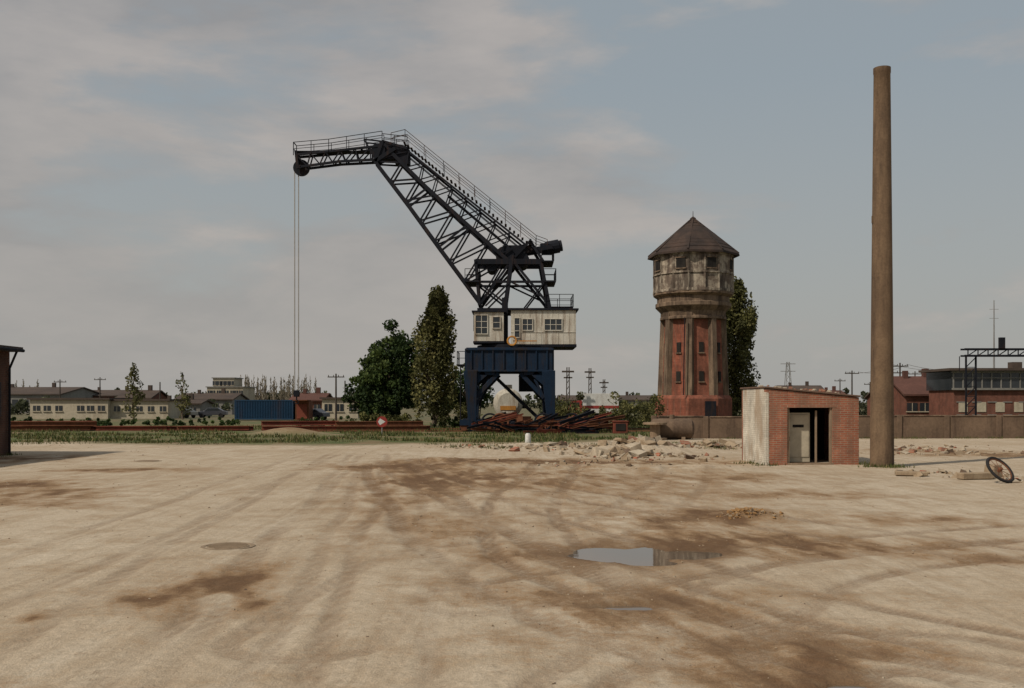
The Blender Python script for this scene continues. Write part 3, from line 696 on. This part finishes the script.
b.obj('rusty_tank',[WALLC,WOOD],loc=(brg(672,59),59,0),smooth=True)
tk=empty('tank_wagon',(brg(508,84),84,0))
b=B(); b.cyl((0,0,2.1),(0,7,2.1),1.25,1.25,28,0); b.cyl((0,-.28,2.1),(0,0,2.1),.85,1.25,28,0); b.cyl((0,3,3.3),(0,3,3.7),.35,.35,16,0)
b.obj('tank',[CREAM],tk,smooth=True)
b=B(); b.box((0,3.4,.95),(2.3,7.6,.28),0); b.box((0,-.45,.95),(2.4,.2,.4),0)
for s in (-.85,.85): b.cyl((s,-.55,.95),(s,-.95,.95),.12,.12,10,0); b.cyl((s,-.95,.95),(s,-1.0,.95),.24,.24,16,0)
for y in (1.2,5.6):
    for s in (-.75,.75): b.cyl((s-.06,y,.5),(s+.06,y,.5),.48,.48,20,0)
    b.cyl((-.8,y,.5),(.8,y,.5),.08,.08,8,0)
b.obj('underframe',[RUST],tk); b=B(); b.box((0,-.31,1.7),(1.3,.03,.35)); b.obj('sign_plate',[YEL],tk)
sg=empty('traffic_sign',(brg(382,66),66,0)); b=B(); b.cyl((0,0,0),(0,0,1.15),.035,.035,8); b.obj('post',[STEEL],sg)
b=B(); b.cyl((0,-.04,.9),(0,-.06,.9),.36,.36,28,0); b.add([(-.12,-.065,.68),(.24,-.065,.9),(-.12,-.065,1.12),(-.26,-.065,.9)],[(0,1,2,3)],1); b.obj('disc',[CARR,CARW],sg)
# ------------------------------------------------------------------ houses / sheds
def house(name,a0,a1,d,dep,h,rh=0,wall=OFFW,roof=HROOF,rows=1,cols=6,ww=1.0,wh=1.0,gable='x'):
    x0,x1=brg(a0,d),brg(a1,d); w=x1-x0; e=empty(name,((x0+x1)/2,d,0))
    b=B(); b.box((0,dep/2,h/2),(w,dep,h)); 
    if rh and gable=='y': b.add([(-w/2,0,h),(w/2,0,h),(0,0,h+rh),(-w/2,dep,h),(w/2,dep,h),(0,dep,h+rh)],[(0,1,2),(5,4,3)])
    if rh and gable=='x': b.add([(-w/2,0,h),(-w/2,dep,h),(-w/2,dep/2,h+rh),(w/2,0,h),(w/2,dep,h),(w/2,dep/2,h+rh)],[(2,1,0),(3,4,5)])
    b.obj('walls',[wall],e)
    b=B(); o=.35
    if not rh: b.box((0,dep/2,h+.12),(w+.6,dep+.6,.24))
    elif gable=='x':
        for y0,y1 in ((-o,dep/2),(dep+o,dep/2)):
            zb=h-rh*o/(dep/2)
            b.add([(-w/2-o,y0,zb),(w/2+o,y0,zb),(w/2+o,y1,h+rh),(-w/2-o,y1,h+rh),(-w/2-o,y0,zb+.2),(w/2+o,y0,zb+.2),(w/2+o,y1,h+rh+.2),(-w/2-o,y1,h+rh+.2)],[(3,2,1,0),(4,5,6,7),(0,1,5,4),(1,2,6,5),(2,3,7,6),(3,0,4,7)])
        b.box((w*.2,dep/2,h+rh+.5),(.6,.6,1.1)); b.box((-w*.23,dep/2-.4,h+rh+.35),(.5,.5,.9))
    else:
        for s in (-1,1):
            zb=h-rh*o/(w/2)
            b.add([(s*(w/2+o),-o,zb),(s*(w/2+o),dep+o,zb),(0,dep+o,h+rh),(0,-o,h+rh),(s*(w/2+o),-o,zb+.2),(s*(w/2+o),dep+o,zb+.2),(0,dep+o,h+rh+.2),(0,-o,h+rh+.2)],[(3,2,1,0),(4,5,6,7),(0,1,5,4),(1,2,6,5),(2,3,7,6),(3,0,4,7)])
    b.obj('roof',[roof],e)
    b=B()
    for r in range(rows):
        z=h*(r+.55)/rows
        for c in range(cols):
            if cols>5 and rows==1 and random.random()<.22:
                if random.random()<.5: b.box((-w/2+w*(c+.5)/cols,-.02,h*.38),(1.1,.08,h*.72),0)
                continue
            x=-w/2+w*(c+.5)/cols+random.uniform(-.15,.15)
            b.box((x,-.02,z),(ww,.08,wh),0); b.box((x,-.05,z-wh/2-.05),(ww+.2,.16,.1),1); b.box((x,-.05,z),(.06,.06,wh),1)
    b.obj('windows',[GLASS,OFFW],e); return e
house('site_office_hut',30,108,130,8,2.5,.0,OFFW,HROOF,1,7,.9,.7)
house('site_office_hut',111,168,131,8,2.35,.0,OFFW,HROOF,1,5,.8,.7)
house('long_workshop',-40,60,190,20,3.6,1.4,GREYW,HROOF,1,10,1.2,1.2)
house('long_workshop',62,128,205,20,3.4,1.2,HBRICK,HROOF,1,8,1.2,1.2)
house('brick_house',118,150,165,9,2.8,1.2,HBRICK,HROOF,1,3)
house('brick_house',176,232,175,10,2.6,1.0,GREYW,HROOF,1,5)
house('office_block',207,243,260,12,6.0,0,OFFW,GREYW,2,8,1.0,1.1)
house('control_room',213,234,262,8,8.4,0,OFFW,GREYW,3,5,1.2,1.1)
house('brick_house',291,322,150,9,2.4,1.0,HBRICK,RROOF,1,3)
house('storage_shed',322,358,135,8,2.6,0,OFFW,HROOF,1,3)
house('storage_shed',150,200,150,6,1.9,.5,GREYW,HROOF,1,4,.8,.6)
house('brick_house',786,828,210,12,3.6,2.0,GREYW,HROOF,1,4)
house('brick_house',828,848,200,10,3.0,1.4,HBRICK,RROOF,1,2)
house('brick_house',906,958,108,9,3.0,1.9,HBRICK,RROOF,1,4,1.1,.9)
house('railway_shed',560,660,230,12,2.6,1.0,GREYW,HROOF,1,8)
house('brick_house',890,912,140,9,2.8,1.6,HBRICK,HROOF,1,2)
sb=empty('signal_box',(brg(1000,100),100,0)); b=B(); b.box((0,3,1.7),(9.2,6,3.4)); b.obj('brick_base',[HBRICK],sb)
b=B(); b.box((0,3,4.35),(9.6,6.4,1.9)); b.obj('window_band',[GLASS],sb)
b=B()
for i in range(11): b.box((-4.75+i*.95,-.22,4.35),(.12,.1,1.9))
b.box((0,-.24,3.5),(9.8,.14,.2)); b.box((0,-.24,4.6),(9.8,.12,.08)); b.box((0,-.24,5.2),(9.8,.14,.2)); 
for z in (.9,2.2):
    for i in range(6): b.box((-3.9+i*1.55,-.03,z),(.9,.08,.1))
b.obj('white_frames',[GREYW],sb)
b=B(); b.box((0,3,5.45),(10.8,7.6,.25)); b.box((3,3,5.9),(1,1,.8)); b.obj('flat_roof',[HROOF],sb)
b=B()
for i in range(5): b.box((-3.7+i*1.85,-.02,1.7),(.9,.06,1.0))
b.obj('lower_windows',[OFFW],sb)
sgx=brg(966,92); b=B()
for x in (sgx,sgx+.9,sgx+9.5,sgx+10.4): b.beam((x,92,0),(x,92,6.4),.14)
for x0 in (sgx,sgx+9.5):
    for k in range(7): b.beam((x0,92,k*.9),(x0+.9,92,k*.9+.9),.07); b.beam((x0,92,k*.9),(x0+.9,92,k*.9),.06)
for z in (6.45,7.05): 
    for y in (91.6,92.4): b.beam((sgx-.3,y,z),(sgx+11,y,z),.16)
for k in range(12): b.beam((sgx+k*.92,91.6,6.45),(sgx+(k+1)*.92,91.6,7.05),.08); b.beam((sgx+k*.92,91.6,7.05),(sgx+k*.92,91.6,6.45),.08)
b.box((sgx+3,91.4,7.6),(.5,.3,1.0)); b.box((sgx+6,91.4,5.7),(.5,.3,1.0)); b.beam((sgx-.6,92,5.0),(sgx-.6,92,6.4),.06)
b.obj('signal_gantry',[BLK])
b=B(); b.cyl((0,0,0),(0,0,10),.12,.05,8)
for z in (8,9): b.beam((-.5,0,z),(.5,0,z),.04)
b.obj('radio_mast',[STEEL],loc=(brg(994,110),110,3.4))
def pole(name,a,d,h,arms=1,m=TARPOLE,r=.13):
    b=B(); b.cyl((0,0,0),(0,0,h),r,r*.7,8,0)
    for k in range(arms):
        z=h-.4-k*.8; b.beam((-1.0,0,z),(1.0,0,z),.1,.12,0)
        for i in (-.9,-.3,.3,.9): b.cyl((i,0,z+.05),(i,0,z+.25),.05,.04,6,0)
    return b.obj(name,[m],loc=(brg(a,d),d,0))
pole('telegraph_pole',900,120,6.9,2); pole('telegraph_pole',852,140,6.6,1); pole('telegraph_pole',870,170,5.6,1)
pole('telegraph_pole',336,120,5.6,1); pole('telegraph_pole',345,150,5.4,0); pole('telegraph_pole',60,160,5.8,1); pole('telegraph_pole',958,118,6.2,1); pole('telegraph_pole',936,125,5.8,1)
pole('telegraph_pole',100,170,6.4,1); pole('telegraph_pole',160,150,5.2,0); pole('telegraph_pole',840,180,6.4,1); pole('telegraph_pole',915,150,6.8,1)
def catmast(a,d,h):
    b=B()
    for s in (-.2,.2):
        b.beam((s,0,0),(s*.6,0,h),.12)
    n=int(h/.7)
    for k in range(n):
        z=k*.7; b.beam((-.2,0,z),(.2,0,z+.7),.07)
    b.beam((-.7,0,h-.5),(.7,0,h-.5),.14,.2); b.beam((-.5,0,h-1.2),(.5,0,h-1.2),.12,.16)
    b.obj('catenary_mast',[TARPOLE],loc=(brg(a,d),d,0))
for a,d,h in ((590,130,6.6),(604,150,5.6),(568,115,6.2),(776,170,5.0)): catmast(a,d,h)
b=B(); h=13
for s in (-1,1):
    for t in (-1,1): b.beam((s*1.2,t*1.2,0),(s*.3,t*.3,h),.14)
for k in range(8):
    z=k*h/8; w=1.2-.9*k/8; w2=1.2-.9*(k+1)/8; b.beam((-w,-w,z),(w2,-w2,z+h/8),.1); b.beam((w,-w,z),(-w2,-w2,z+h/8),.1)
for z in (h-.5,h-2.5): b.beam((-2,0,z),(2,0,z),.16)
b.obj('electricity_pylon',[STEEL],loc=(brg(788,270),270,0))
b=B()
def wire(b,p,q,sag,r=.018,n=10):
    p=Vector(p); q=Vector(q); pr=p
    for i in range(1,n+1):
        t=i/n; c=p.lerp(q,t)-Vector((0,0,sag*4*t*(1-t))); b.beam(pr,c,r*2); pr=c
P1=(brg(900,120),120,6.7); P2=(brg(852,140),140,6.4); P3=(brg(958,118),118,6.0)
for dx in (-.9,.9): wire(b,(P1[0]+dx,P1[1],P1[2]),(P2[0]+dx,P2[1],P2[2]),.5); wire(b,(P1[0]+dx,P1[1],P1[2]),(P3[0]+dx,P3[1],P3[2]),.3)
b.obj('overhead_wires',[TARPOLE])
ct=empty('shipping_container',(brg(264,118),118,0)); b=B(); L=6.9; hh_=2.35
b.box((0,1.2,hh_/2+.1),(L,2.4,hh_),0)
for i in range(34): b.box((-L/2+.25+i*(L-.5)/33,-.03,hh_/2+.1),(.1,.06,hh_-.35),0)
for s in (-1,1): b.box((s*(L/2-.06),-.03,hh_/2+.1),(.14,.1,hh_),0)
b.box((0,-.035,hh_+.03),(L-.3,.1,.14),0); b.box((0,-.035,.2),(L-.3,.1,.16),0); b.obj('body',[CBLUE],ct)
b=B(); b.box((0,1.2,1.2),(1.6,2.3,2.3),0); b.box((0,0,2.4),(1.7,2.4,.1),0); b.box((0,.02,1.1),(1.2,.06,1.7),1)
b.obj('rusty_tool_hut',[RUST,REDRUST],loc=(brg(302,118),118,0))
def car(name,a,d,paint,rz=0,L=4.2,zb=0):
    e=empty(name,(brg(a,d),d,zb),rz); prof=[(-2.1,.35),(-2.08,.75),(-1.5,.88),(-1.0,.95),(-.5,1.38),(.9,1.40),(1.55,.98),(2.05,.9),(2.1,.4)]
    k=L/4.2; b=B(); vs=[(x*k,y,z) for y in (-.8,.8) for x,z in prof]; n=len(prof)
    fs=[tuple(range(n)),tuple(range(n,2*n))[::-1]]+[(i,i+n,(i+1)%n+n,(i+1)%n) for i in range(n)]
    b.add(vs,fs,0); b.obj('body',[paint],e,bevel=.05)
    b=B()
    for y in (-.81,.81): b.add([(-.85*k,y,.98),(1.3*k,y,1.0),(.85*k,y,1.32),(-.45*k,y,1.32)],[(0,1,2,3)],0)
    b.add([(-1.0*k,-.7,.99),(-.55*k,-.68,1.36),(-.55*k,.68,1.36),(-1.0*k,.7,.99)],[(0,1,2,3)],0); b.obj('windows',[GLASS],e)
    b=B()
    for x in (-1.3*k,1.3*k):
        for y in (-.8,.68): b.cyl((x,y,.32),(x,y+.14,.32),.32,.32,16,0)
    b.obj('wheels',[RUBBER],e)
for a,d,p in ((182,138,CARG),(212,140,CARD),(312,122,CARD)): car('parked_car',a,d,p,random.uniform(-.4,.4))
def truck(a,d,rz=0):
    e=empty('box_truck',(brg(a,d),d,0),rz); b=B(); b.box((.7,0,2.05),(4.2,2.2,2.3),0); b.box((.7,-1.11,1.6),(4.2,.03,.35),1); b.obj('cargo_box',[CARW,CARR],e,bevel=.04)
    b=B(); b.add([(-1.5,-1,.6),(-3.0,-1,.6),(-3.05,-1,1.4),(-2.6,-1,2.3),(-1.5,-1,2.4),(-1.5,1,.6),(-3.0,1,.6),(-3.05,1,1.4),(-2.6,1,2.3),(-1.5,1,2.4)],[(0,1,2,3,4),(9,8,7,6,5),(0,5,6,1),(1,6,7,2),(2,7,8,3),(3,8,9,4),(4,9,5,0)],0); b.obj('cab',[CARR],e)
    b=B(); b.add([(-2.9,-1.01,1.45),(-1.8,-1.01,1.45),(-1.8,-1.01,2.15),(-2.55,-1.01,2.15)],[(0,1,2,3)],0); b.obj('window',[GLASS],e)
    b=B(); b.box((0,0,.7),(5.6,1,.25),0)
    for x in (-2.2,1.6):
        for y in (-1.0,.7): b.cyl((x,y,.45),(x,y+.3,.45),.45,.45,18,0)
    b.obj('wheels',[RUBBER],e)
truck(594,118)
# ------------------------------------------------------------------ vegetation
def foliage(clumps,per,size,mats,name,parent=None,loc=(0,0,0),flat=1.0):
    V=[];M=[]
    for c,r,tone in clumps:
        n=int(per*random.uniform(.7,1.2)); d=np.random.normal(0,1,(n,3)); d/=np.linalg.norm(d,axis=1)[:,None]
        rr=np.random.rand(n,1)**.45; p=np.array(c)+d*rr*np.array([r,r,r*flat])
        a=np.random.normal(0,1,(n,3)); a/=np.linalg.norm(a,axis=1)[:,None]; bb=np.cross(a,np.random.normal(0,1,(n,3))); bb/=np.linalg.norm(bb,axis=1)[:,None]
        s=size*(.6+.8*np.random.rand(n,1))
        q=np.stack([p-a*s*.5,p+bb*s*.32,p+a*s*.5,p-bb*s*.32],1); V.append(q.reshape(-1,3)); 
        t=np.clip(tone+(np.random.rand(n)<.3)*np.random.choice([-1,1],n),0,2); M.append(t)
    V=np.concatenate(V); M=np.concatenate(M).astype(np.int32); nf=len(M)
    me=bpy.data.meshes.new(name); me.vertices.add(len(V)); me.vertices.foreach_set('co',V.astype(np.float32).ravel())
    me.loops.add(nf*4); me.loops.foreach_set('vertex_index',np.arange(nf*4,dtype=np.int32)); me.polygons.add(nf); me.polygons.foreach_set('loop_start',np.arange(0,nf*4,4,dtype=np.int32))
    for m in mats: me.materials.append(m)
    me.polygons.foreach_set('material_index',M); me.update(calc_edges=True)
    o=bpy.data.objects.new(name,me); S.collection.objects.link(o); o.location=loc
    if parent: o.parent=parent
    return o
def limb(b,p,q,r1,r2,k=3):
    p=Vector(p); q=Vector(q); pr=p
    for i in range(1,k+1):
        t=i/k; c=p.lerp(q,t)+Vector((random.uniform(-1,1),random.uniform(-1,1),0))*.06*(q-p).length*(t<1); b.cyl(pr,c,r1+(r2-r1)*(i-1)/k,r1+(r2-r1)*t,7); pr=c
def tree(name,a,d,h,w,kind,mats,n=60,per=130,size=.28,lean=0):
    e=empty(name,(brg(a,d),d,0)); b=B(); cl=[]
    if kind=='poplar':
        limb(b,(0,0,-.2),(lean,0,h*.93),.28*h/14,.04,6)
        for i in range(n):
            t=random.random()**.8*.97+.04; z=h*(.03+.94*t)
            env=w/2*min(1,(t*3.2+.45))*(max(.02,1-max(0,t-.62)/.42))**.6*random.uniform(.78,1.15); ang=random.random()*6.28; rr=env*random.random()**.4*.86
            x,y=math.cos(ang)*rr+lean*t,math.sin(ang)*rr; r=random.uniform(.35,.62)*w*.25*(1.1-.45*t)+.12
            cl.append(((x,y,z),r,random.choice([0,0,1,1,2] if x>0 else [0,1,1,2,2])))  # clumps away from the sun draw darker leaves: shade put into colour
            if i%3==0: limb(b,(lean*t*.8,0,max(.5,z-h*.16)),(x,y,z),.07,.02,2)
        fl=1.9
    else:
        limb(b,(0,0,-.2),(0,0,h*.35),.34*h/10,.22,3)
        for i in range(n):
            u=random.random(); v=random.uniform(-1,1); ang=6.28*u; s=math.sqrt(1-v*v); R=random.random()**.33
            lump=1+.16*math.sin(ang*3+v*4)+random.uniform(-.12,.12)
            x,y,z=math.cos(ang)*s*w/2*R*.86*lump,math.sin(ang)*s*w/2*R*.86*lump,h*.52+v*h*.44*R*lump
            r=random.uniform(.09,.17)*w; cl.append(((x,y,max(z,.5)),r,random.choice([0,0,0,1] if v<0 else ([1,1,2,0] if x<w*.1 else [0,1,1,0]))))  # underside and side away from sun get darker leaves; crown shading is painted
            if i%4==0: limb(b,(0,0,h*random.uniform(.15,.4)),(x*.85,y*.85,z*.95),.13,.03,3)
        fl=.85
    b.obj('trunk_and_limbs',[BARK],e,smooth=True); foliage(cl,per,size,mats,'crown',e,flat=fl); return e
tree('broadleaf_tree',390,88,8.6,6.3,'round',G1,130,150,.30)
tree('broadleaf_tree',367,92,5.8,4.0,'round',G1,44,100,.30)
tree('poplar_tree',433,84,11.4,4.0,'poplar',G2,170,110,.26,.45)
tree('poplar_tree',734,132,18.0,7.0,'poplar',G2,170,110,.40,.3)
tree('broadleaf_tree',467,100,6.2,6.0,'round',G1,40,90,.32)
tree('birch_tree',134,122,6.8,2.4,'poplar',G2,30,30,.3)
tree('birch_tree',183,126,6.0,2.2,'poplar',G2,22,24,.3)
def shrubs(name,spec,mats,per,size):
    cl=[]
    for a0,a1,d,h,n in spec:
        for i in range(n):
            a=random.uniform(a0,a1); dd=d+random.uniform(-2.5,2.5); hh2=h*random.uniform(.45,1.0)
            z=random.uniform(.1,1)*hh2; r=random.uniform(.16,.34)*h*(1.15-.5*z/h)
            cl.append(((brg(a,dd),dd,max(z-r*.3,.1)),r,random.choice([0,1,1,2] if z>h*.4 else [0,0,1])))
    return foliage(cl,per,size,mats,name)
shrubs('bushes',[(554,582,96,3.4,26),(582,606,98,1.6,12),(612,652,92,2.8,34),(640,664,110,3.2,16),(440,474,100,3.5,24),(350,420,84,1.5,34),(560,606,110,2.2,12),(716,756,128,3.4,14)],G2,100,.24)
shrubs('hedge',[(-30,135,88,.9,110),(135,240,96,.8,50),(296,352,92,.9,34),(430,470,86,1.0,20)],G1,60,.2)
shrubs('far_bushes',[(-30,240,170,3.4,90),(300,380,170,3.5,30),(540,700,190,3.6,70),(740,900,170,3.4,90),(880,1060,150,3.2,60)],G3,60,.5)
shrubs('distant_tree_line',[(-60,420,330,6.5,220),(400,760,340,6.0,160),(740,1100,320,6.5,200)],G3,60,1.0)
b=B()
for i in range(66):
    a=random.uniform(240,316) if i<54 else random.uniform(8,40); d=300+random.uniform(-6,6); h=random.uniform(8,10.8) if i<54 else random.uniform(6,10); x=brg(a,d)
    b.cyl((x,d,0),(x,d,h),.16,.04,5)
    for k in range(34):
        z=random.uniform(h*.15,h*.95); L=random.uniform(.8,2.2)*(1.15-z/h); t=random.random()*6.28
        b.beam((x,d,z),(x+math.cos(t)*L*.55,d+math.sin(t)*L*.55,z+L*1.1),.10,.10)
b.obj('bare_poplar_row',[FARBARK])
def grassobj(name,fn,n,hmin,hmax,wd):
    V=np.zeros((n,3,3)); k=0; M=np.zeros(n,dtype=np.int32)
    while k<n:
        x,y=fn(); 
        h=random.uniform(hmin,hmax); t=random.random()*3.14; z=gz(x,y)-.02; w=wd*random.uniform(.6,1.3)
        V[k]=[(x-math.cos(t)*w,y-math.sin(t)*w,z),(x+math.cos(t)*w,y+math.sin(t)*w,z),(x+random.uniform(-.4,.4)*h,y+random.uniform(-.4,.4)*h,z+h)]; M[k]=random.choice([0,1,1,2,2]); k+=1
    me=bpy.data.meshes.new(name); me.from_pydata(V.reshape(-1,3).tolist(),[],[(3*i,3*i+1,3*i+2) for i in range(n)])
    for m in GG: me.materials.append(m)
    me.polygons.foreach_set('material_index',M); me.update(); o=bpy.data.objects.new(name,me); S.collection.objects.link(o)
def strip():
    while True:
        y=random.uniform(54,90); a=random.uniform(-20,660); x=brg(a,y)
        if x>8 and y<62: continue
        if math.hypot((x-heapx)/2.6,(y-66)/2)<1: continue
        e=54+max(0,min(1,(x-2)/8))*8+math.sin(x*.5)*1.4+math.sin(x*1.7)*.8
        if y<e: continue
        if vn(np.array([x*.35]),np.array([y*.35]),77)[0]<.47: continue
        return x,y
grassobj('grass',strip,17000,.06,.28,.05)
def tufts():
    c=random.choice(T); return c[0]+random.gauss(0,c[2]),c[1]+random.gauss(0,c[2]*.8)
T=[(12.5+random.uniform(-.5,.7),33.6+random.uniform(-.3,.4),.2) for _ in range(8)]+[(8.8,34.6,.25),(8.6,36,.3),(12.3,35,.15)]+[(gnd(random.uniform(420,740),random.uniform(441,450))+(.35,)) for _ in range(26)]+[(gnd(random.uniform(-10,420),random.uniform(441,444))+(.6,)) for _ in range(30)]+[(random.uniform(9,36),60.2,.3) for _ in range(20)]+[(-20.8,40+random.uniform(-2,2),.2) for _ in range(4)]
grassobj('grass_tufts',tufts,6000,.04,.2,.02)
# ------------------------------------------------------------------ sky
SUN_EL=math.radians(47); sun_dir=Vector((-.80,-.60,0)).normalized()
wd=bpy.data.worlds.new('World'); S.world=wd; wd.use_nodes=True; nt=wd.node_tree; nt.nodes.clear()
out=nt.nodes.new('ShaderNodeOutputWorld'); bg=nt.nodes.new('ShaderNodeBackground'); bg.inputs[1].default_value=.1; nt.links.new(bg.outputs[0],out.inputs[0])
sky=nt.nodes.new('ShaderNodeTexSky'); sky.sky_type='NISHITA'; sky.sun_disc=False; sky.sun_elevation=SUN_EL
sky.sun_rotation=math.atan2(sun_dir.x,sun_dir.y); sky.air_density=1.3; sky.dust_density=2.5; sky.ozone_density=1.2
tc=nt.nodes.new('ShaderNodeTexCoord').outputs['Generated']
sp=nt.nodes.new('ShaderNodeSeparateXYZ'); nt.links.new(tc,sp.inputs[0])
den=math_(nt,'ADD',math_(nt,'MAXIMUM',sp.outputs[2],0.0),.42)
cb=nt.nodes.new('ShaderNodeCombineXYZ')
nt.links.new(math_(nt,'DIVIDE',sp.outputs[0],den),cb.inputs[0]); nt.links.new(math_(nt,'DIVIDE',sp.outputs[1],den),cb.inputs[1]); nt.links.new(math_(nt,'MULTIPLY',sp.outputs[2],4.0),cb.inputs[2])
def shift(v,l):
    n=nt.nodes.new('ShaderNodeMapping'); n.inputs['Location'].default_value=l; nt.links.new(v,n.inputs[0]); return n.outputs[0]
cv=shift(cb.outputs[0],(3.1,1.7,.4)); cv2=shift(cv,(.07,0,-.16))
n1=noise(nt,cv,2.1,9,.56,.15); n1b=noise(nt,cv2,2.1,9,.56,.15); n3=noise(nt,cv,.7,4,.5)
haze=mix(nt,.80,sky.outputs[0],(3.15,3.5,3.65))
left=math_(nt,'MULTIPLY',sp.outputs[0],-.22)
cf=math_(nt,'ADD',math_(nt,'ADD',n1,left),math_(nt,'MULTIPLY',math_(nt,'SUBTRACT',n3,.5),.35))
mask=ramp(nt,cf,.44,.57)
shade=math_(nt,'ADD',math_(nt,'MULTIPLY',math_(nt,'SUBTRACT',n1,n1b),4.0),.45,True)
ccol=mix(nt,shade,(2.95,2.88,2.90),(4.75,4.30,4.0))
thick=ramp(nt,cf,.56,.76)
ccol=mix(nt,math_(nt,'MULTIPLY',thick,.7),ccol,(3.15,3.05,3.05))
col=mix(nt,math_(nt,'MULTIPLY',mask,.8),haze,ccol)
hz=nt.nodes.new('ShaderNodeMapRange'); nt.links.new(sp.outputs[2],hz.inputs[0]); hz.inputs[1].default_value=0; hz.inputs[2].default_value=.30; hz.inputs[3].default_value=.7; hz.inputs[4].default_value=0
col=mix(nt,hz.outputs[0],col,(4.0,3.8,3.5))
nt.links.new(col,bg.inputs[0])
sl=bpy.data.lights.new('sun','SUN'); sl.energy=3.3; sl.angle=math.radians(1.5); sl.color=(1,.90,.77)
so=bpy.data.objects.new('sun',sl); S.collection.objects.link(so)
tosun=Vector((sun_dir.x*math.cos(SUN_EL),sun_dir.y*math.cos(SUN_EL),math.sin(SUN_EL)))
so.rotation_euler=tosun.to_track_quat('Z','Y').to_euler(); so.location=(-20,-20,40)
# ------------------------------------------------------------------ camera
cd=bpy.data.cameras.new('camera'); cam=bpy.data.objects.new('camera',cd); S.collection.objects.link(cam)
cam.location=(0,0,EYE); cam.rotation_euler=(math.radians(90),0,0); cd.sensor_width=36; cd.lens=35.156; cd.shift_y=58/1024; cd.clip_end=6000; cd.clip_start=.1
S.camera=cam
S.view_settings.view_transform='Standard'; S.view_settings.look='None'; S.view_settings.exposure=0
